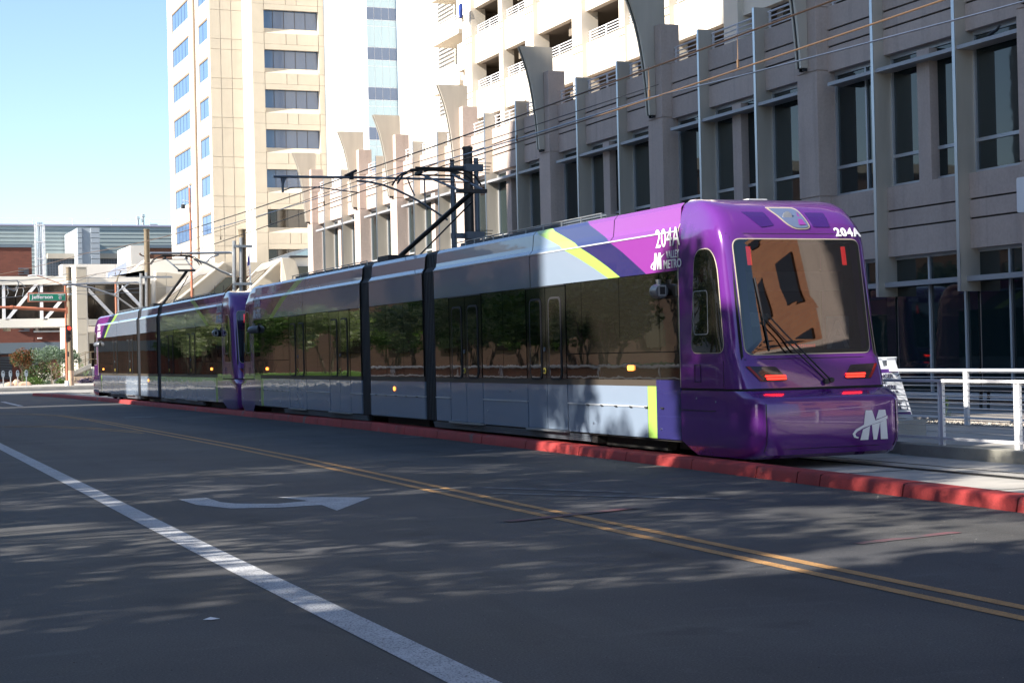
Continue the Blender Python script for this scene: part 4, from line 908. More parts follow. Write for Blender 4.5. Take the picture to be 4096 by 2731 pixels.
def span(label, L, Y, r=.02): o = MB().tube([tuple(pY(*c2(*q), Y)) for q in L], r * .8, 5).build('span_wire', galv_d); tag(o, label, 'wire', 'span wires over the junction')
span('top span wire reaching the thick pole', [(-100, 262), (400, 225), (920, 200)], 118); span('second span wire from the thick pole', [(-100, 290), (600, 215), (940, 145)], 118.4)
span('span wire carrying clamps above the street sign', [(-100, 352), (200, 345), (440, 325), (960, 282), (1300, 158)], 117); span('sagging span wire across the street sign', [(-100, 480), (200, 462), (540, 412), (960, 380), (1520, 375), (1880, 345)], 117.5)
span('low span wire right of the thick pole', [(940, 412), (1240, 435), (1560, 410), (1900, 400)], 118.2); span('upper span wire across the column', [(1000, 205), (1500, 205), (1880, 185)], 119)
for k, L in enumerate(([(-60, 240), (120, 243), (230, 240), (250, 280), (240, 350), (190, 382), (120, 350), (90, 315)], [(230, 242), (300, 290), (345, 335)], [(240, 250), (240, 290), (215, 345), (170, 365), (110, 345)], [(205, 455), (225, 395), (240, 345)], [(300, 458), (320, 380), (308, 340)], [(100, 345), (112, 410), (85, 455)], [(520, 410), (515, 350), (500, 320)])):
    o = MB().tube([tuple(pY(*c2(*q), 116.5 + k * .1)) for q in L], .045 if k == 0 else .025, 6).build('feeder_cable', galv_d if k == 0 else galv); tag(o, ['thick feeder cable looping down from the left', 'feeder tail slanting to the clamp row', 'inner loop of feeder cable', 'short drop cable left of the sign', 'curved drop cable above the sign edge', 'drop cable beside the left white post', 'small jumper cable over the sign top'][k], 'cable')

# traffic signal
b = pZ(271, 1541, .15); Y = b.y - 1.2; bx = pY(268, 1500, Y).x
ts = thing('traffic_signal', 'terracotta signal pole with long mast arm and street name sign', 'traffic light', (bx, Y, .15))
MB().tube([(bx, Y, .15), (bx, Y, pY(*c2(905, 300), Y).z)], .085, 10, r2=.07).build('pole', rust, ts); MB().tube([(bx, Y, .15), (bx, Y, .5)], .16, 10).build('base', white_p, ts)
A = pY(*c2(890, 640), Y); Cx = pY(*c2(135, 603), Y); D_ = pY(*c2(-700, 600), Y)
MB().tube([(A.x, Y, A.z), (Cx.x, Y, Cx.z)], .13, 10, r2=.12).build('mast_arm', rust, ts); MB().tube([(Cx.x, Y, Cx.z), (D_.x, Y, D_.z)], .095, 10, r2=.08).disc((Cx.x, Y, Cx.z), .14, (1, 0, 0), .2, 10).build('mast_arm', rust, ts)
MB().box(A.x - .05, bx + .14, Y - .15, Y + .15, A.z - .25, A.z + .22).build('joint_box', rust, ts)
MB().tube([tuple(pY(*c2(*q), Y)) for q in ((905, 320), (840, 298), (700, 245), (490, 170))], .03, 6).build('lamp_arm', rust, ts)
MB().tube([tuple(pY(*c2(*q), Y)) for q in ((482, 172), (440, 170), (375, 182))], .06, 8, r2=.05).build('luminaire', white_p, ts)
x0, x1, z0, z1 = rectY(c2(370, 402), c2(905, 528), Y - .1)
sgn = B(x0, x1, Y - .2, Y - .1, z0, z1, 'sign_housing', rust, ts)
x0, x1, z0, z1 = rectY(c2(392, 420), c2(880, 512), Y - .2); B(x0, x1, Y - .215, Y - .201, z0, z1, 'sign_border', white_p, sgn)
B(x0 + .025, x1 - .025, Y - .225, Y - .216, z0 + .025, z1 - .025, 'sign_face', grn_sign, sgn)
Yf = Y - .232; p = pY(*c2(430, 486), Yf); q = pY(*c2(718, 486), Yf); text('Jefferson', .36, (p.x, Yf, p.z), (1, 0, 0), (0, 0, 1), white_p, ts, bold=.008, width=q.x - p.x)
p = pY(*c2(775, 446), Yf); q = pY(*c2(848, 446), Yf); text('100 S', .15, (p.x, Yf, p.z), (1, 0, 0), (0, 0, 1), white_p, ts, bold=.003, width=q.x - p.x)
p = pY(*c2(811, 476), Yf); MB().disc((p.x, Yf + .004, p.z), .105, (0, -1, 0), .008, 20).build('emblem_ring', white_p, ts); MB().disc((p.x, Yf - .005, p.z), .078, (0, -1, 0), .006, 16).build('emblem', mat('maroon', (.12, .01, .05), .5), ts)
MB().add([(p.x - .045, Yf - .014, p.z + .035), (p.x, Yf - .014, p.z - .05), (p.x + .045, Yf - .014, p.z + .035), (p.x, Yf - .014, p.z)], [(0, 1, 3), (3, 1, 2)]).build('emblem_mark', white_p, ts)
x0, x1, z0, z1 = rectY(c6(1180, 232), c6(1238, 525), Y - .3)
hd = B(x0, x1 + .05, Y - .35, Y + .15, z0, z1, 'signal_head', black, ts)
for k, mm in enumerate((lamp_red, lens, lens)):
    zc = z1 - (z1 - z0) * (k + .5) / 3; MB().disc(((x0 + x1) / 2 + .12, Y - .35, zc), .12, (0, -1, 0), .03, 14).build('lamp', mm, hd)
    MB().prism([((x0 + x1) / 2 - .02, Y - .36, zc + .13), ((x0 + x1) / 2 + .26, Y - .36, zc + .13), ((x0 + x1) / 2 + .26, Y - .36, zc + .15), ((x0 + x1) / 2 - .02, Y - .36, zc + .15)], (0, -.16, 0)).build('visor', black, hd)
x0, x1, z0, z1 = rectY(c6(1212, 700), c6(1236, 790), Y - .3); B(x0, x1, Y - .4, Y - .2, z0, z1, 'call_box', black, ts)
# terracotta lamp posts
def lamppost(label, q, Y, top, arm=None):
    x = pY(*q, Y).x; t = thing('street_lamp', label, 'street lamp', (x, Y, .15)); zt = pY(q[0], top, Y).z
    MB().tube([(x, Y, .15), (x, Y, zt)], .10, 10, r2=.07).build('post', rust, t)
    for f in (.35, .62): MB().disc((x, Y, zt * f), .115, (0, 0, 1), .06, 10).build('band', precast, t)
    if arm:
        MB().tube([tuple(pY(*a, Y)) for a in arm], .06, 6).build('lamp_arm', tan_pole, t); e = pY(*arm[-1], Y); MB().tube([(e.x - .25, Y, e.z + .05), (e.x + .45, Y, e.z)], .06, 8, r2=.04).build('luminaire', white_p, t)
    return t, x, zt
lamppost('short terracotta post with slanting lamp arm before the skybridge', (466, 1300), 128, 1126, [(466, 1128), (472, 1105), (484, 1083)])
t, x, zt = lamppost('slim terracotta pole with security cameras in front of the tower', (766, 1100), 120, 752)
MB().tube([(x, 120, zt), (x - .1, 120, zt + .4)], .05, 8).build('camera_mast', white_p, t); MB().tube([(x - .05, 120, zt - 1.0), (x - .5, 120, zt - .9), (x - .5, 120, zt - 1.2)], .035, 6).build('camera_arm', white_p, t); MB().disc((x - .5, 120, zt - 1.5), .15, (0, 0, 1), .3, 10).build('camera', dark, t)
p = pY(*c1(1898, 585), 112); bd = thing('bird', 'small hawk like bird perched on a wire left of the bronze pole', 'bird', tuple(p)); MB().tube([(p.x - .10, 112, p.z + .20), (p.x - .06, 112, p.z + .1), (p.x + .08, 112, p.z + .02), (p.x + .26, 112, p.z - .06)], .07, 8, r2=.03).build('body', mat('brown_feathers', (.12, .08, .06), .9), bd, smooth=True)
# wall sign at the right edge
x = 23.9; p = pX(4065, 712, x); q = pX(4110, 846, x); t = thing('blade_sign', 'white round cornered sign box cut by the right picture edge', 'sign', (x, p.y, q.z)); MB().prism(rounded([(x, p.y, q.z), (x, p.y, p.z), (x, p.y - 2, p.z), (x, p.y - 2, q.z)], .05, 3), (.12, 0, 0)).build('box', white_p, t); MB().box(x + .12, 24.2, p.y - .6, p.y - .5, q.z + .2, p.z - .2).build('bracket', frame_m, t)

# ================================================================== THE TRAM
CX, YM = 12.5, 34.42
def xs(z):     # half width of the body at a height
    T = [(.17, 1.15), (.35, 1.2), (3.37, 1.2), (3.40, 1.165), (3.45, 1.135), (3.72, 1.11), (3.77, 1.07), (3.80, .98), (3.84, .5)]
    if z <= T[0][0]: return T[0][1]
    for (a, p), (b, q) in zip(T, T[1:]):
        if z <= b: return p + (q - p) * (z - a) / (b - a)
    return T[-1][1]
def lerpT(T, z):
    if z <= T[0][0]: return T[0][1]
    for (a, p), (b, q) in zip(T, T[1:]):
        if z <= b: return p + (q - p) * (z - a) / (b - a)
    return T[-1][1]
NY = [(.17, 19.50), (.22, 19.38), (.4, 19.28), (.93, 19.28), (.985, 19.33), (1.05, 19.50), (1.09, 19.64), (1.11, 19.66), (1.3, 19.71), (1.5, 19.79), (1.62, 19.86), (2.3, 19.97), (3.16, 20.12), (3.35, 20.20), (3.5, 20.32), (3.62, 20.46), (3.72, 20.66), (3.78, 20.92), (3.81, 21.2)]
NW = [(.17, 1.15), (.35, 1.2), (2.6, 1.2), (3.05, 1.195), (3.3, 1.19), (3.45, 1.15), (3.62, 1.12), (3.74, 1.08), (3.81, .97)]
YS = 21.37
def nexp(z): return lerpT([(.2, 11), (1.0, 11), (1.2, 13), (3.1, 13), (3.4, 11), (3.8, 9)], z)
def nose_y(x, z, w=None):      # front surface: Y at lateral offset x
    w = w or lerpT(NW, z); D = YS - lerpT(NY, z); n = nexp(z); u = min(1, abs(x) / w); return YS - D * (1 - u ** n) ** (1 / n)
def nose_x(y, z):              # side surface: half width at Y
    w = lerpT(NW, z); D = YS - lerpT(NY, z); n = nexp(z); u = min(1, max(0, (YS - y) / D)); return w * (1 - u ** n) ** (1 / n)
lrv = thing('tram', 'nearest purple nosed grey tram numbered 204A with red tail lamps', 'tram', (CX, YM, .02), 'two coupled trams at the platform')

# the operator's M mark: left foot, left stem, V, right stem, and the swoosh as short strips
LOGO = [[(-.50, 0), (-.18, 0), (-.11, .47), (-.40, .36)], [(-.37, .47), (-.09, .58), (-.02, 1), (-.28, 1)], [(-.02, 1), (-.02, .50), (-.02, .60), (.16, .0), (.02, 0), (-.10, .47)], [(.16, 0), (.02, 0), (-.02, .5), (.10, .55), (.30, .58)],
        [(.13, .68), (.34, .73), (.52, 1), (.25, 1)], [(.34, .73), (.56, .80), (.52, 1)], [(.30, .58), (.56, .66), (.62, 0), (.33, 0)]]
def _sw():
    up = [(-.60, .06), (-.76, .10), (-.82, .22), (-.70, .36), (-.40, .50), (.0, .61), (.5, .76), (1.05, .92)]; lo = [(-.58, .10), (-.68, .14), (-.71, .22), (-.62, .30), (-.38, .41), (.0, .52), (.5, .64), (1.05, .92)]
    return [[lo[i], lo[i + 1], up[i + 1], up[i]] for i in range(len(up) - 1)]
LOGO = [L for i, L in enumerate(LOGO) if i not in (2, 3)] + [[(-.02, 1), (-.09, .58), (.0, .60), (.12, .62), (.10, .55)], [(-.04, .50), (.30, .58), (.17, 0), (.03, 0)]] + _sw()
def half(Mf, front):
    """one half of the vehicle; Mf maps the near half's Y to the half being built"""
    A = Mf is None; my = (lambda y: y) if A else (lambda y: 2 * YM - y)
    def fix(mb):                # mirror a mesh builder into place
        if not A: mb.v = [(x, 2 * YM - y, z) for x, y, z in mb.v]; mb.f = [f[::-1] for f in mb.f]
        return mb
    def bd(mb, name, mats, parent=lrv, **k): return fix(mb).build(name, mats, parent, **k)
    YE = 31.89
    # ---- body core
    sec = [(-xs(z), z) for z in (.35, 3.36, 3.40, 3.45, 3.72, 3.77, 3.80, 3.84)]; sec = sec + [(-x, z) for x, z in sec[::-1]]
    inset = .03
    bd(MB().prism([(CX + x * .972, YS + .05, z - .02) for x, z in sec], (0, YE - YS - .06, 0)), 'body', under)
    # ---- coloured upper panels, cut along the livery curves
    gl = [(2.80, 23.69), (3.0, 24.25), (3.2, 24.85), (3.37, 25.43), (3.55, 26.05), (3.78, 26.9)]
    gr = [(2.80, 23.27), (3.0, 23.75), (3.2, 24.28), (3.37, 24.79), (3.55, 25.38), (3.78, 26.15)]
    pu = [(2.80, 22.38), (3.0, 22.80), (3.2, 23.22), (3.37, 23.65), (3.55, 24.12), (3.78, 24.72)]
    def skin(z0, z1, y0, y1, off, name, sides=(-1, 1)):
        for sd in sides:
            m = MB(); zz = zag(z0, z1, 6)
            for z_a, z_b in zip(zz, zz[1:]):
                ca = [y0] + [min(max(lerpT(c, z_a), y0), y1) for c in (pu, gr, gl)] + [y1]; cb = [y0] + [min(max(lerpT(c, z_b), y0), y1) for c in (pu, gr, gl)] + [y1]
                for k in range(4):
                    if ca[k+1] - ca[k] < .001 and cb[k+1] - cb[k] < .001: continue
                    n_ = 1
                    P = [(CX + sd * (xs(z_a) + off), ca[k], z_a), (CX + sd * (xs(z_a) + off), ca[k+1], z_a), (CX + sd * (xs(z_b) + off), cb[k+1], z_b), (CX + sd * (xs(z_b) + off), cb[k], z_b)]
                    m.add(P, [(3, 2, 1, 0) if sd < 0 else (0, 1, 2, 3)], k)
            m.v = m.v; bd(m, name, [purple_lit, navy, green, tgrey])
    seams = [YS, 22.5, 26.85, YE - .02]
    for a, b in zip([YS, 26.85], [26.84, YE - .02]):
        skin(2.80, 3.352, a + .008, b - .008, .004, 'cove_panel', (-1, 1))
    for a, b in zip([YS, 23.6, 26.85], [23.59, 26.84, YE - .02]):
        skin(3.372, 3.775, a + .008, b - .008, .006, 'roof_fascia', (-1, 1))
    bd(MB().box(CX - 1.215, CX - 1.19, YS, YE - .02, 3.352, 3.372), 'seam_rail', tgrey_l)
    # ---- windows
    def pane(y0, y1, z0, z1): bd(MB().box(CX - 1.203, CX - 1.17, y0 + .008, y1 - .008, z0, z1), 'window_pane', twin)
    ws = [(YS + .02, 21.98), (21.98, 23.33), (23.33, 24.73), (24.73, 25.34)]
    for a, b in ws: pane(a, b, 1.64, 2.79)
    bd(MB().box(CX - 1.203, CX - 1.17, YS + .02, 25.34, 1.225, 1.625), 'black_panel', twin)
    for a, b in ((27.08, 28.17), (28.17, 29.22), (31.02, YE - .03)): pane(a, b, 1.225, 2.79)
    bd(MB().box(CX - 1.198, CX - 1.17, YS + .3, YE - .03, 1.13, 1.222), 'belt_strip', tstrip)
    bd(MB().box(CX + 1.17, CX + 1.203, YS, YE - .03, 1.225, 2.79), 'offside_glazing', twin); bd(MB().box(CX + 1.17, CX + 1.2, YS, YE - .03, .36, 1.2), 'offside_panel', tgrey)
    # ---- lower panels
    g0, g1 = 22.14, 22.42
    for y0, y1 in ((22.43, 25.34), (27.08, 29.22), (31.02, YE - .03)):
        bd(MB().box(CX - 1.2, CX - 1.16, y0, y1, .835, 1.128), 'side_panel', tgrey)
        cut = [y0, y1] if y0 > 23 else [y0, 24.55, y1]
        for a, b in zip(cut, cut[1:]): bd(MB().box(CX - 1.202, CX - 1.16, a + .004, b - .004, .36, .812), 'access_panel', tgrey); bd(MB().box(CX - 1.216, CX - 1.16, a, b, .812, .832), 'panel_ledge', tgrey_l)
    bd(MB().box(CX - 1.2, CX - 1.16, g0, g1 + .005, .36, 1.128).add([(CX - 1.201, g0 + .06, 1.13), (CX - 1.201, g1 - .05, 1.13), (CX - 1.201, g1 - .16, .82), (CX - 1.201, g0 - .0, .36)], []), 'green_stripe', green)
    bd(MB().box(CX - 1.2, CX - 1.16, YS + .01, g0 - .005, .36, 1.222), 'navy_panel', navy)
    m = MB()
    for k in range(6): yy = 21.9 + k * .52; m.box(CX - 1.222, CX - 1.2, yy, yy + .09, .80, .822)
    bd(m, 'hinge', dark)
    m = MB(); [m.disc((CX - 1.2, yy, zz), .016, (-1, 0, 0), .012, 8) for yy, zz in ((24.35, .52), (22.0, .50), (29.0, .62), (27.9, 1.0))]; bd(m, 'latch', silver)
    # sill strip under the doors
    m = MB()
    for k in range(4): m.box(CX - 1.15 - .008 * k, CX - 1.0, 24.6, YE + .25, .215 + .03 * k, .238 + .03 * k)
    bd(m, 'sill_strip', galv_d)
    bd(MB().box(CX - 1.12, CX + 1.12, 24.4, YE + .25, .20, .36), 'floor_pan', under)
    # ---- doors
    for d0, d1 in ((25.36, 27.06), (29.24, 31.0)):
        dc = (d0 + d1) / 2
        for s0, s1 in ((d0 + .015, dc - .012), (dc + .012, d1 - .015)):
            m = MB().box(CX - 1.206, CX - 1.17, s0, s1, 1.225, 2.775, 1).box(CX - 1.2, CX - 1.17, s0, s1, 1.128, 1.222, 2).box(CX - 1.2, CX - 1.17, s0, s1, .375, 1.125, 0)
            leaf = bd(m, 'door_leaf', [tgrey, tdoor, tstrip])
            w0, w1 = s0 + .19, s1 - .19
            if (s0 < dc - .3): w0, w1 = s0 + .2, s1 - .17
            ring = rounded([(CX - 1.207, w0 - .035, 1.20), (CX - 1.207, w1 + .035, 1.20), (CX - 1.207, w1 + .035, 2.60), (CX - 1.207, w0 - .035, 2.60)], .13)
            bd(MB().prism(ring, (-.012, 0, 0)), 'door_gasket', black, leaf)
            gl_ = rounded([(CX - 1.2195, w0, 1.235), (CX - 1.2195, w1, 1.235), (CX - 1.2195, w1, 2.565), (CX - 1.2195, w0, 2.565)], .11)
            bd(MB().prism(gl_, (-.004, 0, 0)), 'door_window', twin, leaf)
        bt_ = bd(MB().disc((CX - 1.206, dc + .06, 1.355), .052, (-1, 0, 0), .014, 16), 'door_button', ringy)
        bd(MB().disc((CX - 1.221, dc + .06, 1.355), .03, (-1, 0, 0), .008, 12), 'button_face', dark, bt_)
        bd(MB().disc((CX - 1.206, dc + .06, 1.72), .04, (-1, 0, 0), .01, 12), 'warning_dot', galv_d)
        bd(MB().box(CX - 1.26, CX - 1.1, d0, d1, .335, .365), 'door_step', galv)
        bd(MB().box(CX - 1.23, CX - 1.17, d0, d1, 2.775, 2.797), 'door_header', dark)
    # ---- side details
    yl = 22.95
    lb = bd(MB().prism(rounded([(CX - 1.204, yl - .10, 1.36), (CX - 1.204, yl + .10, 1.36), (CX - 1.204, yl + .10, 1.44), (CX - 1.204, yl - .10, 1.44)], .035), (-.02, 0, 0)), 'side_lamp', lamp_amb)
    # mirror pod
    ym, zp = 21.62, 2.52
    pod = bd(MB().tube([(CX - 1.19, ym + .36, zp), (CX - 1.27, ym + .30, zp), (CX - 1.33, ym + .16, zp), (CX - 1.335, ym, zp - .01)], .115, 14, r2=.10), 'camera_pod', mat('pod_grey', (.10, .11, .13), .35) if 'pod_grey' not in MT else MT['pod_grey'], smooth='auto')
    bd(MB().box(CX - 1.40, CX - 1.28, ym - .02, ym - .004, zp - .075, zp + .075), 'pod_window', galv, pod); bd(MB().box(CX - 1.38, CX - 1.30, ym - .03, ym - .02, zp - .055, zp + .055), 'pod_lens', black, pod)
    bd(MB().tube([(CX - 1.29, ym + .2, zp + .10), (CX - 1.29, ym + .2, zp + .17)], .035, 10, r2=.045), 'pod_light', silver, pod)
    bd(MB().disc((CX - 1.082, 28.5, 3.62), .07, (-.97, 0, .22), .012, 16), 'vent', dark)
    # ---- nose
    def ring_pts(z, n=44, w=None):
        w = w or lerpT(NW, z); D = YS - lerpT(NY, z); e = nexp(z); P = []
        um = (1 - .985 ** e) ** (1 / e)
        L = [(w * (1 - u ** e) ** (1 / e), u) for u in [um * t for t in (0, .2, .4, .6, .75, .87, .95, 1)]]
        corner = [(w * q, (1 - q ** e) ** (1 / e)) for q in (.98, .965, .945, .92, .88, .82, .72, .56, .35, .12)]
        Q = L + corner
        P = [(CX - x, YS - D * u, z) for x, u in Q] + [(CX + x, YS - D * u, z) for x, u in Q[::-1]]
        return P
    def loft(zs_, name, m_, cut=None, smooth='auto'):
        m = MB(); rows = []
        for z in zs_:
            P = ring_pts(z)
            if cut: P = [(x, min(y, cut(z)), zz) for x, y, zz in P]
            rows.append(P)
        m.grid(rows, flip=False); return m, rows
    lowcut = lambda z: YS if z > .36 else YS - (.36 - z) * 2.0
    m, rows = loft([.17, .19, .22, .28, .36, .5, .7, .9, .94, .97, .985, 1.0, 1.03, 1.06, 1.08], 'bumper', purple_d, lowcut)
    m.add(rows[0], [tuple(range(len(rows[0])))]); m.add(rows[-1], [tuple(range(len(rows[-1])))[::-1]])
    bump_ = bd(m, 'bumper', purple_n, smooth='auto')
    m = MB(); gz = [(CX + (x - CX) * .985, y + .03, z) for x, y, z in ring_pts(1.08)]; gz2 = [(x, y, 1.11) for x, y, z in gz]; m.grid([gz, gz2]); bd(m, 'bumper_gap', groove)
    bd(MB().box(CX - 1.207, CX - 1.19, 20.35, YS, .795, .805), 'bumper_crease', groove)
    for sx in (-1, 1):
        xc_ = sx * 1.02; pts = [(CX + xc_ , nose_y(xc_, z) - .004, z) for z in zag(.2, 1.0, 8)]; bd(MB().tube(pts, .006, 5), 'bumper_joint', groove)
    m, rows = loft([1.11, 1.2, 1.35, 1.5, 1.6, 1.8, 2.1, 2.4, 2.7, 2.95, 3.1, 3.2, 3.28, 3.35, 3.42, 3.5, 3.56, 3.62, 3.68, 3.73, 3.77, 3.79, 3.81], 'cab', purple)
    # open the shell behind the windscreen
    keep_f, keep_m = [], []
    for f in m.f:
        cxm = sum(m.v[i][0] for i in f) / 4 - CX; cym = sum(m.v[i][1] for i in f) / 4; czm = sum(m.v[i][2] for i in f) / 4
        if front and A and abs(cxm) < .90 and 1.60 < czm < 3.1 and cym < 20.5: continue
        keep_f.append(f)
    m.f = keep_f; m.m = [0] * len(m.f)
    cab = bd(m, 'cab_shell', purple_n, smooth='auto')
    top = ring_pts(3.81); m = MB(); m.add(top + [(CX + .9, YS + .2, 3.80), (CX - .9, YS + .2, 3.80)], [tuple(range(len(top) + 2))[::-1]]); bd(m, 'cab_roof', purple_n)
    if not (front and A):
        bd(MB().box(CX - 1.0, CX + 1.0, 20.3, 21.3, 1.3, 3.1), 'cab_core', under)
    # patches that follow the nose
    def patch(pts, fn, off, name, m_, par, rings=(1, .75, .5, .25), th=.02, **kw):
        cx_ = sum(p[0] for p in pts) / len(pts); cz_ = sum(p[1] for p in pts) / len(pts); m = MB(); n = len(pts); vs = []
        R_ = [(1.0, -th)] + [(r_, 0) for r_ in rings]
        for r_, dd in R_:
            for (u, z) in pts: vs.append(fn(cx_ + (u - cx_) * r_, cz_ + (z - cz_) * r_, off + dd))
        vs.append(fn(cx_, cz_, off)); fs = []
        for k in range(len(R_) - 1):
            for i in range(n): j = (i + 1) % n; fs.append((k*n+i, k*n+j, (k+1)*n+j, (k+1)*n+i))
        k = len(R_) - 1
        for i in range(n): fs.append((k*n+i, k*n+(i+1) % n, (k+1)*n))
        m.add(vs, fs); return bd(m, name, m_, par, smooth='auto', **kw)
    front_fn = lambda u, z, o: (CX + u, nose_y(u, z) - o, z)
    side_fn = lambda y, z, o: (CX - nose_x(y, z) - o, y, z)
    wpts = lambda g: rounded([(-1.0 - g, 1.57 - g), (1.0 + g, 1.57 - g), (1.015 + g, 3.16 + g), (-1.015 - g, 3.16 + g)], .12 + g, 6)
    dense = lambda P, k=4: [tuple(Vector(a).lerp(Vector(b), t / k)) for a, b in zip(P, P[1:] + P[:1]) for t in range(k)]
    # gasket ring
    go = dense(wpts(.012)); gi = dense(wpts(-.004)); m = MB(); n = len(go)
    m.add([front_fn(u, z, .006) for u, z in go] + [front_fn(u, z, .010) for u, z in gi], [(i, (i+1) % n, n + (i+1) % n, n + i) for i in range(n)]); bd(m, 'windscreen_gasket', gasket, cab, smooth=True)
    scr = patch(dense(wpts(-.002)), front_fn, .012, 'windscreen', windsh if (front and A) else twin, cab, rings=(1, .9, .75, .6, .45, .3, .15), th=.0)
    for sx in (-1, 1):      # dark recess beside the screen
        P = [(sx * 1.045, 1.55), (sx * 1.085, 1.50), (sx * 1.065, 2.4), (sx * 1.04, 3.2), (sx * 1.038, 2.4)]
        patch(P if sx > 0 else P[::-1], front_fn, .004, 'pillar_recess', groove, cab, rings=(1, .5), th=.01)
    # frit band (black border inside glass)
    go = dense(wpts(-.004)); gi = dense(wpts(-.05)); m = MB(); n = len(go)
    m.add([front_fn(u, z, .006) for u, z in go] + [front_fn(u, z, .006) for u, z in gi], [(i, (i+1) % n, n + (i+1) % n, n + i) for i in range(n)]); bd(m, 'screen_border', black, cab)
    # side window
    sw = rounded([(21.02, 1.61), (20.10, 1.61), (20.28, 3.05), (20.86, 3.05)], [.16, .14, .42, .2], 7)
    swg = rounded([(21.034, 1.596), (20.086, 1.596), (20.266, 3.064), (20.874, 3.064)], [.18, .16, .44, .22], 7)
    n = len(sw); m = MB(); m.add([side_fn(y, z, .004) for y, z in swg] + [side_fn(y, z, .008) for y, z in sw], [(i, (i+1) % n, n + (i+1) % n, n + i) for i in range(n)]); bd(m, 'cab_window_gasket', gasket, cab, smooth=True)
    sws = patch(sw, side_fn, .009, 'cab_side_window', twin, cab, th=0)
    iw = rounded([(20.92, 1.86), (20.50, 1.86), (20.50, 2.48), (20.92, 2.48)], .06, 4); iw2 = [(20.71 + (y - 20.71) * .93, 2.17 + (z - 2.17) * .96) for y, z in iw]; n = len(iw)
    m = MB(); m.add([side_fn(y, z, .012) for y, z in iw] + [side_fn(y, z, .012) for y, z in iw2], [(i, (i+1) % n, n + (i+1) % n, n + i) for i in range(n)]); bd(m, 'sliding_vent', galv, sws)
    bd(MB().tube([(CX - 1.203, 20.93, 1.44), (CX - 1.203, 20.76, 1.44), (CX - 1.203, 20.76, 1.2), (CX - 1.203, 20.93, 1.2), (CX - 1.203, 20.93, 1.44)], .005, 4), 'fuel_flap_edge', groove, cab)
    bd(MB().tube([(CX - 1.2, YS - .005, z) for z in (1.12, 2.2, 3.3)] + [(CX - 1.17, YS - .005, 3.41), (CX - 1.03, YS - .005, 3.70)], .008, 5), 'cab_seam', gasket, cab)
    # head and tail lamps
    for sx in (-1, 1):
        hl = [(sx * 1.06, 1.415), (sx * .60, 1.40), (sx * .45, 1.225), (sx * .50, 1.205), (sx * .88, 1.205)]
        if sx > 0: hl = hl[::-1]
        h = patch(dense(rounded(hl, .02, 2), 2), front_fn, .012, 'lamp_cluster', lens, cab, rings=(1, .8, .5), th=.02)
        tl = [(sx * .82, 1.30), (sx * .56, 1.295), (sx * .46, 1.235), (sx * .50, 1.225), (sx * .76, 1.235)]
        def bar(za, zb, ua, ub): 
            P = [(sx * ua, za), (sx * ub, za), (sx * ub, zb), (sx * ua, zb)]; return P[::-1] if sx > 0 else P
        if A:
            patch(dense(rounded(bar(1.285, 1.262, .80, .48), .008, 2), 2), front_fn, .022, 'tail_lamp', lamp_red, cab, rings=(1, .6), th=.008)
            patch(dense(rounded(bar(1.25, 1.227, .78, .475), .008, 2), 2), front_fn, .022, 'tail_lamp', lamp_red, cab, rings=(1, .6), th=.008)
            P = [(sx * 1.045, 1.41), (sx * 1.0, 1.41), (sx * .84, 1.215), (sx * .885, 1.215)]; patch(dense(P[::-1] if sx > 0 else P, 2), front_fn, .016, 'reflector', redlens, cab, rings=(1, .5), th=.004)
            P = [(sx * .92, 3.06), (sx * .85, 3.06), (sx * .85, 2.80), (sx * .92, 2.80)]
            P = [(sx * .80, 3.06), (sx * .73, 3.06), (sx * .73, 2.80), (sx * .80, 2.80)]
            if sx < 0: P = P[::-1]
            patch(dense(P, 2), front_fn, -.02, 'upper_marker_lamp', lamp_red2, cab, rings=(1, .5), th=.01)
        # roof recess panels
        P = [(sx * .72, 3.56), (sx * .36, 3.56), (sx * .30, 3.36), (sx * .52, 3.33)] if sx < 0 else [(.30, 3.56), (.62, 3.56), (.60, 3.34), (.33, 3.34)]
        rp = patch(dense(rounded(P if sx > 0 else P, .02, 2), 3), front_fn, .008, 'roof_recess', purple_d, cab, rings=(1, .6, .3), th=.01)
    P = rounded([(-.24, 3.62), (.20, 3.62), (.27, 3.33), (-.02, 3.32)], [.03, .08, .09, .12], 4)
    Pg = [(.05 + (u - .05) * 1.13, 3.47 + (z - 3.47) * 1.15) for u, z in P]
    patch(dense(Pg, 2), front_fn, .010, 'headlight_frame', gasket, cab, rings=(1, .6, .3), th=.01)
    hp = patch(dense(P, 2), front_fn, .018, 'headlight_glass', mat('lens_blue', (.10, .13, .22), .03, ior=1.8) if 'lens_blue' not in MT else MT['lens_blue'], cab, rings=(1, .6, .3), th=.01)
    bd(MB().disc((CX - .02, nose_y(0, 3.50) - .02, 3.49), .075, (0, -1, .2), .012, 14), 'headlight', galv, hp); bd(MB().add([(CX + .10, nose_y(.1, 3.37) - .026, 3.37), (CX + .22, nose_y(.2, 3.37) - .026, 3.37), (CX + .17, nose_y(.16, 3.56) - .022, 3.57)], [(0, 1, 2)]), 'headlight_reflector', purple_lit, hp)
    # wipers
    def wip(L, r_, nm): bd(MB().tube([front_fn(u, z, o) for u, z, o in L], r_, 6), nm, dark, scr)
    wip([(.20, 1.20, .05), (-.1, 1.52, .09), (-.42, 1.86, .10), (-.66, 2.12, .10)], .012, 'wiper_arm'); wip([(.14, 1.18, .05), (-.16, 1.48, .09), (-.46, 1.80, .10), (-.68, 2.04, .10)], .010, 'wiper_arm')
    wip([(-.64, 1.62, .03), (-.69, 2.1, .04), (-.75, 2.62, .03)], .012, 'wiper_blade')
    for u in (.13, .22): bd(MB().disc(front_fn(u, 1.18 + (.02 if u > .2 else 0), .0), .035, (0, -1, 0), .06, 12), 'wiper_hub', dark, cab)
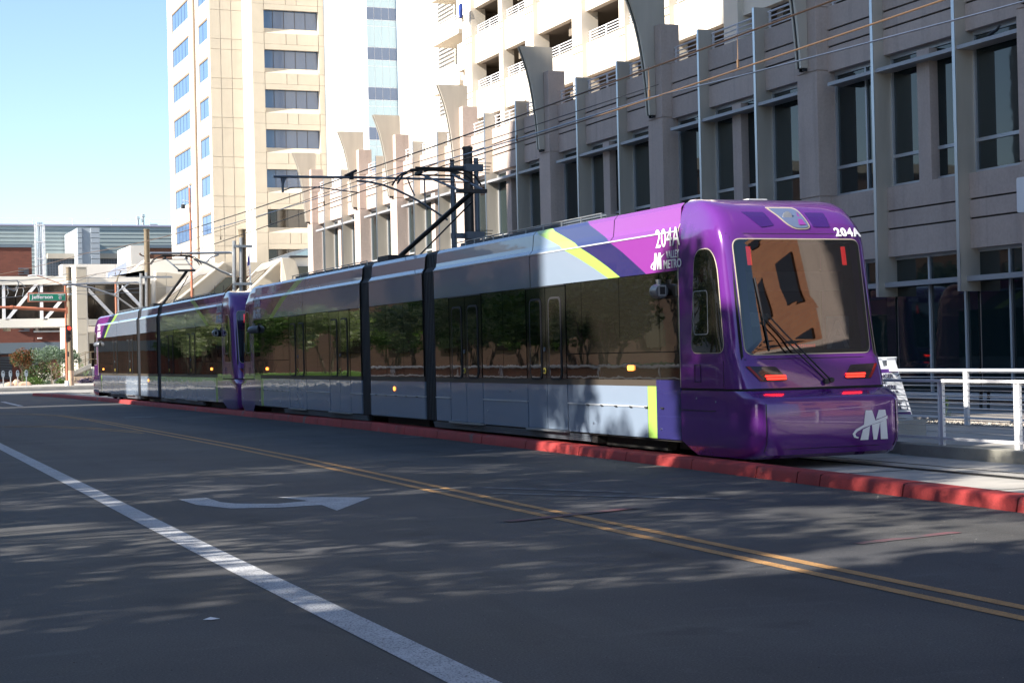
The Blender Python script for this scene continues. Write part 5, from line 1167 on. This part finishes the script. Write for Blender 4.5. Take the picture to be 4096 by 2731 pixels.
    for sx in (-1, 1):
        for (y_, z_) in ((20.9, .97), (20.35, .93)): bd(MB().disc((CX + sx * (nose_x(y_, z_) - .002), y_, z_), .014, (sx, 0, 0), .008, 8), 'screw', silver, bump_)
        bd(MB().tube([(CX + sx * (nose_x(y_, 2.0) * 0 + nose_x(20.12, z_) + .001), 20.12, z_) for y_, z_ in ((0, 1.13), (0, 1.3), (0, 1.5))], .004, 4), 'panel_line', groove, cab)
    bd(MB().tube([front_fn(u, 1.505, .001) for u in (-1.05, -.8, -.4, 0, .4, .8, 1.05)], .005, 4), 'screen_sill_line', groove, cab)
    bd(MB().tube([front_fn(u, .30, .001) for u in (-1.0, -.7, -.3, 0, .3, .7, 1.0)], .004, 4), 'bumper_crease', groove, bump_)
    bd(MB().tube([front_fn(u, 3.24, .001) for u in (-1.08, -.8, -.4, 0, .4, .8, 1.08)], .004, 4), 'brow_line', groove, cab)
    # emblem on the bumper
    def Mlogo(cx_, cz_, h_, fn, par, m_=None, o=.006):
        m = MB()
        for L in LOGO: vs = [fn(cx_ + u * h_, cz_ + z * h_, o) for u, z in L]; m.add(vs, [tuple(range(len(vs)))])
        return bd(m, 'emblem', m_ or white_p, par)
    if A:
        Mlogo(.62, .38, .40, lambda u, z, o: (CX + u, nose_y(u, z) - o, z), bump_)
    # bogie
    for yb in (23.6, ) if True else ():
        for dy in (-.85, .85):
            for sx in (-1, 1): bd(MB().disc((CX + sx * .62, yb + dy, .33), .30, (sx, 0, 0), .12, 20), 'wheel', railsteel)
        bd(MB().box(CX - .95, CX - .80, yb - 1.3, yb + 1.3, .16, .36).box(CX + .80, CX + .95, yb - 1.3, yb + 1.3, .16, .36).box(CX - .9, CX + .9, yb - .2, yb + .2, .2, .4), 'bogie_frame', under)
    bd(MB().box(CX - .3, CX + .3, 19.2, 20.4, .22, .40) if not A else MB().box(CX - .9, CX + .9, 20.2, 22.0, .2, .3), 'coupler', under)
    # roof kit
    for y0, y1 in ((24.6, 28.6), (28.9, 31.4)): 
        bd(MB().box(CX - .78, CX + .78, y0, y1, 3.80, 3.885), 'roof_box', galv_d); m = MB(); m.tube([(CX - .86, y0, 3.90), (CX - .86, y1, 3.90)], .012, 5)
        for k in range(6): yy = y0 + (y1 - y0) * k / 5; m.box(CX - .87, CX - .85, yy, yy + .02, 3.8, 3.90)
        bd(m, 'roof_rail', galv)
    bd(MB().box(CX + .3, CX + .62, 21.9, 22.3, 3.81, 3.90), 'antenna', white_p)
    # articulation
    m = MB()
    for k in range(7):
        yy = YE + .02 + k * .094; m.prism([(CX + x * .975, yy, z) for x, z in sec], (0, .05, 0)); m.prism([(CX + x * .945, yy + .05, z) for x, z in sec], (0, .044, 0))
    bd(m, 'bellows', bellows)
purple_n = purple
half(None, True)
half(1, False)
# middle section
y0, y1 = 32.57, 2 * YM - 32.57
sec = [(-xs(z), z) for z in (.35, 3.36, 3.40, 3.45, 3.72, 3.77, 3.80, 3.84)]; sec = sec + [(-x, z) for x, z in sec[::-1]]
MB().prism([(CX + x * .972, y0, z - .02) for x, z in sec], (0, y1 - y0, 0)).build('body', under, lrv)
for sd in (-1, 1):
    for z0, z1, nm in ((2.80, 3.352, 'cove_panel'), (3.372, 3.775, 'roof_fascia')):
        m = MB(); zz = zag(z0, z1, 5); m.grid([[(CX + sd * (xs(z) + .005), y, z) for y in (y0 + .02, y1 - .02)] for z in zz], flip=sd > 0); m.build(nm, tgrey, lrv)
MB().box(CX - 1.215, CX - 1.19, y0, y1, 3.352, 3.372).build('seam_rail', tgrey_l, lrv)
for a, b in ((y0 + .02, y0 + 1.3), (y0 + 1.3, y0 + 2.5), (y0 + 2.5, y1 - .02)): MB().box(CX - 1.203, CX - 1.17, a + .008, b - .008, 1.225, 2.79).build('window_pane', twin, lrv)
MB().box(CX - 1.198, CX - 1.17, y0, y1, 1.13, 1.222).build('belt_strip', tstrip, lrv); MB().box(CX - 1.2, CX - 1.16, y0, y1, .835, 1.128).build('side_panel', tgrey, lrv)
MB().box(CX - 1.202, CX - 1.16, y0, y1, .36, .812).build('access_panel', tgrey, lrv); MB().box(CX - 1.216, CX - 1.16, y0, y1, .812, .832).build('panel_ledge', tgrey_l, lrv)
MB().box(CX + 1.17, CX + 1.203, y0, y1, 1.225, 2.79).build('offside_glazing', twin, lrv); MB().box(CX + 1.16, CX + 1.2, y0, y1, .36, 1.2).build('offside_panel', tgrey, lrv)
m = MB(); [m.box(CX - 1.222, CX - 1.2, yy, yy + .09, .80, .822) for yy in (33.0, 33.7, 34.4, 35.1, 35.8)]; m.build('hinge', dark, lrv)
MB().disc((CX - 1.2, 34.55, .965), .045, (-1, 0, 0), .02, 12).build('side_lamp', lamp_amb, lrv)
for dy in (-.85, .85): MB().disc((CX - .74, YM + dy, .33), .30, (1, 0, 0), .12, 20).build('wheel', railsteel, lrv)
MB().box(CX - .95, CX - .8, YM - 1.4, YM + 1.4, .16, .36).box(CX - .9, CX + .9, YM - .3, YM + .3, .2, .4).build('bogie_frame', under, lrv)
# cab interior behind the windscreen
MB().box(CX - 1.1, CX + 1.1, 21.25, 21.3, .9, 3.6).build('cab_rear_wall', mat('cab_trim', (.05, .055, .055), .8), lrv)
MB().box(CX - .95, CX + .95, 20.02, 20.5, 1.15, 1.62).build('dashboard', MT['cab_trim'], lrv); MB().box(CX - 1.1, CX + 1.1, 20.3, 21.3, 3.2, 3.25).build('cab_ceiling', MT['cab_trim'], lrv)
MB().prism(rounded([(CX - .42, 20.8, 1.95), (CX - .12, 20.8, 1.98), (CX - .02, 20.8, 2.13), (CX - .40, 20.8, 2.18)], .05, 4), (0, .1, 0)).build('headrest', mat('headrest_white', (.8, .8, .76), .7), lrv)
MB().box(CX - .35, CX - .05, 20.78, 20.9, 1.3, 1.92).build('driver_seat', MT['cab_trim'], lrv); MB().box(CX - .9, CX + .9, 20.35, 20.36, 2.45, 2.72).build('sun_blind', mat('blind_grey', (.16, .18, .18), .8), lrv)
m = MB()
for i in range(13):
    for j in range(2): m.box(CX - .18 + i * .03, CX - .165 + i * .03, 19.998, 20.0, 1.66 + j * .022, 1.672 + j * .022)
m.build('brake_light_strip', lamp_red2, lrv)
MB().box(CX + .45, CX + .82, 20.1, 20.105, 1.62, 2.08).build('placard', mat('placard_blue', (.06, .22, .42), .6), lrv); text('A', .52, (CX + .63, 20.095, 1.65), (1, 0, 0), (0, 0, 1), mat('placard_letter', (.35, .55, .75), .6), lrv, align='CENTER', bold=.01)
# pantograph
pt = lrv
def PT(a, b, r_=.03, nm='pantograph_arm', m_=dark): return MB().tube([a, b], r_, 8).build(nm, m_, pt)
yb_, yk, yh = 37.3, 32.75, 34.9
MB().box(CX - .55, CX + .55, 36.8, 37.6, 3.83, 4.0).build('pantograph_base', dark, pt)
arm = PT((CX - .05, yb_ + .1, 4.02), (CX, yk, 5.05), .055, 'pantograph_lower_arm', black); PT((CX + .22, yb_ - .5, 4.0), (CX + .1, yk + .25, 4.88), .018, 'pantograph_rod')
MB().box(CX - .32, CX + .32, yk - .08, yk + .08, 5.04, 5.12).build('pantograph_knee', dark, pt)
for sx in (-1, 1): PT((CX + sx * .28, yk, 5.10), (CX + sx * .38, yh, 5.66), .026, 'pantograph_upper_arm', galv_d)
PT((CX - .33, yk + .9, 5.36), (CX + .33, yk + .9, 5.36), .015, 'pantograph_cross_rod')
for dy in (-.18, .18):
    MB().tube([(CX - .98, yh + dy, 5.42), (CX - .86, yh + dy, 5.60), (CX - .70, yh + dy, 5.71), (CX - .5, yh + dy, 5.755), (CX, yh + dy, 5.77), (CX + .5, yh + dy, 5.755), (CX + .70, yh + dy, 5.71), (CX + .86, yh + dy, 5.60), (CX + .98, yh + dy, 5.42)], .022, 6).box(CX - .55, CX + .55, yh + dy - .03, yh + dy + .03, 5.76, 5.80).build('contact_strip', black, pt)
for sx in (-1, 1): MB().box(CX + sx * .42 - .03, CX + sx * .42 + .03, yh - .2, yh + .2, 5.66, 5.72).build('pantograph_yoke', dark, pt)
PT((CX - .5, yh, 5.64), (CX + .5, yh, 5.64), .02, 'pantograph_head_bar')
# lettering
SX = (0, -1, 0)
def side_marks(root, num_a, num_b, dy):
    x = CX - 1.212
    def at(px, py, o): p = pX(px, py, x); return (x, p.y + o + dy, p.z)
    def wd(a, b, y): return pX(a, y, x).y - pX(b, y, x).y
    for o, num in ((0, num_a), (2 * YM - 43.55, num_b)):
        text(num, .385, at(2622, 993, o), SX, (0, 0, 1), white_p, root, 'number', bold=.001, width=wd(2622, 2718, 960))
        text('VALLEY', .155, at(2665, 1034, o), SX, (0, 0, 1), white_p, root, 'lettering', bold=.002, width=wd(2665, 2717, 1020)); text('METRO', .175, at(2654, 1075, o), SX, (0, 0, 1), white_p, root, 'lettering', bold=.003, width=wd(2654, 2724, 1060))
        e = at(2628, 1079, o); k = .245; m = MB()
        for L in LOGO: vs = [(x, e[1] - u * k, e[2] + z * k) for u, z in L]; m.add(vs, [tuple(range(len(vs)))])
        m.build('emblem', white_p, root)
DY2 = 30.3
lrv2 = copy_tree(lrv); lrv2.location.y += DY2; ORG[lrv2] = ORG[lrv] + Vector((0, DY2, 0)); lrv2['label'] = 'farther tram numbered 203A behind, its tail in full sun'; 
side_marks(lrv, '204A', '204B', 0); side_marks(lrv2, '203A', '203B', DY2)
u0 = .66
for k, ch in enumerate('204A'):
    u = u0 + k * .105; y_ = nose_y(u, 3.22) - .01; y2 = nose_y(u + .1, 3.22) - .01
    for root, dd, cc in ((lrv, 0, ch), (lrv2, DY2, '203A'[k])): text(cc, .20, (CX + u, y_ - .016 + dd, 3.21), (.1, y2 - y_, 0), (0, .62, 1), white_p, root, 'number', bold=.006, sx=.9, ext=.004)
# lit strip between the coupled cars
B(CX - .98, CX - .70, 49.42, 49.46, 1.28, 1.33, 'marker_strip', mat('green_light', (.1, .8, .25), .4, emis=1.5, emc=(.1, .9, .3)), lrv2)

# ================================================================== THE REST OF THE STREET (left of the view and behind; it shades the road and shows in the glass; some blocks added for shade)
beige = mat('beige_tower_wall', (.33, .33, .33), .9, var=.05, vs=.4)
ot = thing('office_tower', 'tall beige office tower across the street whose shadow covers the trams', 'building', (-38, 30, 0))
def blk(x0, x1, y0, y1, z0, z1, n='wall', m_=None): return B(x0, x1, y0, y1, z0, z1, n, m_ or beige, ot)
blk(-50, -30, 19.6, 40.6, 0, 60); blk(-50, -30, 40.62, 50.6, 0, 45.5); blk(-50, -30, 50.62, 57, 0, 31); blk(-50, -30, 57.02, 61.0, 0, 25.5)
blk(-31.0, -30, -9, 19.58, 32.6, 60, 'sun_blocking_wing')  # unseen slab added to keep sun off the glazed facade
blk(-31, -30, -9, -8, 0, 32.58, 'column')  # prop under the added slab
m = MB()
for k in range(17):
    for j in range(12): z = 3 + k * 3.4; yy = 21 + j * 3.2; 
    for j in range(12):
        z = 3 + k * 3.4; yy = 21 + j * 3.2
        if z + 2 < (59 if yy < 38 else 44 if yy < 48 else 29): m.box(-29.99, -29.9, yy, yy + 2.2, z, z + 2)
o = m.build('window', glass_b, ot)
lb = thing('added_shade_building', 'low orange brick building added out of view to shade the near road', 'building', (-22, -12, 0))
B(-32, -12, -45, 6.8, 0, 14.6, 'wall', brick_o, lb); m = MB()  # unseen block, added so the nearest road lies in shade
for k in range(3):
    for j in range(12): m.box(-11.99, -11.9, -42 + j * 4, -40 + j * 4, 2 + 4.2 * k, 4.4 + 4.2 * k)
m.build('window', bronze_glass, lb)
rbk = thing('brick_office', 'tall orange brick block with dark windows, mirrored in the windscreen', 'building', (30, -45, 0))
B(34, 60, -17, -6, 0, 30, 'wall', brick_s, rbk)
for k in range(7):
    for j in range(4): MB().box(33.9, 33.99, -15.8 + j * 2.6, -14.6 + j * 2.6, 2.5 + 4 * k, 5 + 4 * k).build('window', bronze_glass, rbk)
nb = thing('neighbour_building', 'tan building continuing the street wall beside the camera', 'building', (40, -6, 0)); B(27, 60, -1.2, 16, 0, 24, 'wall', stucco, nb)
bl2 = thing('brick_hall', 'brown brick hall with pale cornice beyond the left trees', 'building', (-40, 80, 0))
B(-70, -28, 64, 96, 1.4, 24, 'wall', mat('grey_plaster', (.24, .245, .26), .9), bl2); B(-70, -27.9, 64, 96, 0, 1.38, 'brick_base', brick_o, bl2); B(-70.2, -27.8, 63.8, 96.2, 24, 24.8, 'cornice', precast, bl2)
for k in range(5):
    for j in range(8): MB().box(-27.99, -27.9, 66 + j * 3.7, 67.5 + j * 3.7, 2 + 4.4 * k, 4.8 + 4.4 * k).build('window', bronze_glass, bl2)
bl3 = thing('brick_court', 'long brown brick building on the far left corner of the junction', 'building', (-30, 170, 0))
B(-90, -13, 142, 230, 0, 19, 'wall', brick_d, bl3); B(-90, -12.8, 141.8, 230, 19, 20, 'cornice', precast, bl3)
for k in range(3):
    for j in range(14): MB().box(-86 + j * 5, -83.9 + j * 5, 141.9, 141.99, 2 + 4.8 * k, 5.2 + 4.8 * k).build('window', bronze_glass, bl3)
    for j in range(14): MB().box(-12.99, -12.9, 146 + j * 5.5, 148.6 + j * 5.5, 2 + 4.8 * k, 5.2 + 4.8 * k).build('window', bronze_glass, bl3)
lp = thing('left_pavement', None, None, (-12, 30, 0), kind='structure'); lp['label'] = 'pavement and low brick garden wall along the left kerb'
B(-30, -7.0, -60, 97, -.02, .15, 'surface', conc, lp); B(-7.6, -7.2, 24, 96, .15, 1.0, 'garden_wall', brick_o, lp); B(-7.7, -7.1, 24, 96, 1.0, 1.12, 'garden_wall_cap', precast_w, lp)
B(-27, -9.6, 24, 96, .15, .9, 'lawn', mat('lawn', (.10, .20, .03), .9, var=.3, vs=2), lp)
B(-60, -2, 127.2, 141, -.02, .5, 'corner_lawn', MT['lawn'], lp)
for k in range(12): MB().box(-7.0, -6.95, 30 + k * 5.5, 30.1 + k * 5.5, .15, 1.1).build('railing_post', white_p, lp)
for z in (.6, 1.08): B(-7.0, -6.95, 28, 95, z - .03, z + .03, 'railing_bar', white_p, lp)
# trees: three crown shapes shared by many trees
def bigtree(x, y, h, r_, mt, n, size, label, dens=1.0):
    t = thing('shade_tree', label, 'tree', (x, y, .1), 'street trees left of the road')
    m = MB(); m.tube([(x, y, .1), (x + .2, y, h * .3), (x, y + .2, h * .55)], .24, 8, r2=.13); blobs = []
    for k in range(13):
        a = k * 2.4; rr = r_ * math.sqrt((k + .5) / 13) * .85; zc = h * random.uniform(.5, .88); c = (x + rr * math.cos(a), y + rr * math.sin(a), zc)
        m.tube([(x + .1, y, h * .34), ((x + c[0]) / 2, (y + c[1]) / 2, (h * .4 + zc) / 2), c], .07, 5, r2=.015); blobs.append((*c, r_ * random.uniform(.20, .34), r_ * random.uniform(.16, .28)))
    m.build('trunk', bark, t); leaves('crown', mt, t, blobs, n, size); return t
protos = [bigtree(-7.5, 12.5, 11.5, 4.6, leaf_o, 4300, .14, 'grey green shade tree leaning over the left lane'), bigtree(-8.2, 21.0, 12.5, 4.8, leaf_g, 4300, .14, 'green shade tree beside the tower shadow edge'), bigtree(-6.5, 4.2, 12.0, 5.2, leaf_d, 9500, .2, 'dense dark shade tree closest to the camera')]
def put(k, x, y, rz, s_, lab):
    c = copy_tree(protos[k]); c.location = (x, y, .1); c.rotation_euler.z = rz; c.scale = (s_,) * 3; c['label'] = lab; return c
protos.append(bigtree(-8.0, 16.4, 17.0, 3.5, leaf_o, 5600, .15, 'tall thin crowned tree standing above the other street trees'))
for (x, y, rz, s_, lab) in ((-11.2, 14.6, 1.0, .95, 'tall thin tree behind the first tall one'), (-14.8, 10.2, 2.1, .85, 'tall thin tree in the back row, middle'), (-17, 21.5, .4, 1.15, 'tallest thin tree by the tower base')):
    put(3, x, y, rz, s_, lab)
def lowtree(x, y, h, r_, mt, n, size, label):
    t = thing('olive_tree', label, 'tree', (x, y, .3), 'low spreading trees on the left lawn'); m = MB()
    blobs = []
    for k in range(3):
        a = k * 2.1; b_ = (x + r_ * .45 * math.cos(a), y + r_ * .45 * math.sin(a), h * .55); m.tube([(x + .1 * math.cos(a), y + .1 * math.sin(a), .3), ((x + b_[0]) / 2, (y + b_[1]) / 2, h * .3), b_], .11, 7, r2=.05)
    for k in range(12):
        a = k * 2.4; rr = r_ * math.sqrt((k + .5) / 12) * .8; blobs.append((x + rr * math.cos(a), y + rr * math.sin(a), h * random.uniform(.42, .82), r_ * random.uniform(.28, .42), r_ * random.uniform(.24, .36)))
    m.build('trunk', bark, t); leaves('crown', mt, t, blobs, n, size); return t
protos.append(lowtree(-10.2, 70, 6.4, 3.0, leaf_ol, 5200, .14, 'pale olive tree on the lawn, nearest the tower shadow'))
protos.append(lowtree(-9.4, 76.5, 5.6, 2.6, leaf_g, 4200, .14, 'fresh green low tree on the lawn before the hall'))
put(0, -14.5, 9.5, 1.2, 1.15, 'second row grey green tree behind the nearest pair'); put(1, -15.5, 18.5, 2.2, 1.05, 'second row green tree by the tower corner'); put(2, -9.5, -5, .6, 1.1, 'dark tree standing behind the camera on the left')
put(2, -13.5, .8, 2.6, 1.1, 'second row dark tree beside the low brick building')
for j in range(5): put(j % 3, -7.6 - (j % 3) * .9, 30 + j * 7.2, j * 1.7, .66, 'kerbside shade tree %s the tower corner along the left kerb' % ['nearest', 'second from', 'third from', 'fourth from', 'fifth from'][j])
for j, (k, x, y, s_) in enumerate(((4, -10, 56, .9), (5, -13, 60, 1.0), (4, -9.2, 82.5, 1.1), (5, -10.5, 88, 1.15), (4, -9.5, 93.5, 1.0), (5, -15, 79, 1.2), (4, -17, 87, 1.3), (4, -3.5, 129.5, 1.05), (5, -9, 131, 1.2), (4, -14.5, 130, 1.15), (5, -20.5, 132, 1.2), (4, -27, 131, 1.2), (5, -34, 133, 1.2), (4, -9.5, 150, 1.1), (5, -10, 166, 1.1), (4, -9.5, 182, 1.1))):
    put(k, x, y, j * 1.9, s_, 'low spreading tree %s' % ['in the shade at the lawn start', 'second on the shaded lawn', 'front row by the hall middle', 'front row past the hall middle', 'front row at the hall end', 'second row by the hall', 'second row at the hall end', 'nearest the far corner kerb', 'second on the corner lawn', 'third on the corner lawn', 'fourth on the corner lawn', 'fifth on the corner lawn', 'sixth on the corner lawn', 'first before the long brick wall', 'second before the long brick wall', 'third before the long brick wall'][j])
bigtree(-7.6, 17.2, 15.4, 3.2, leaf_g, 6500, .15, 'dense crowned tall tree whose shade falls on the tram nose')
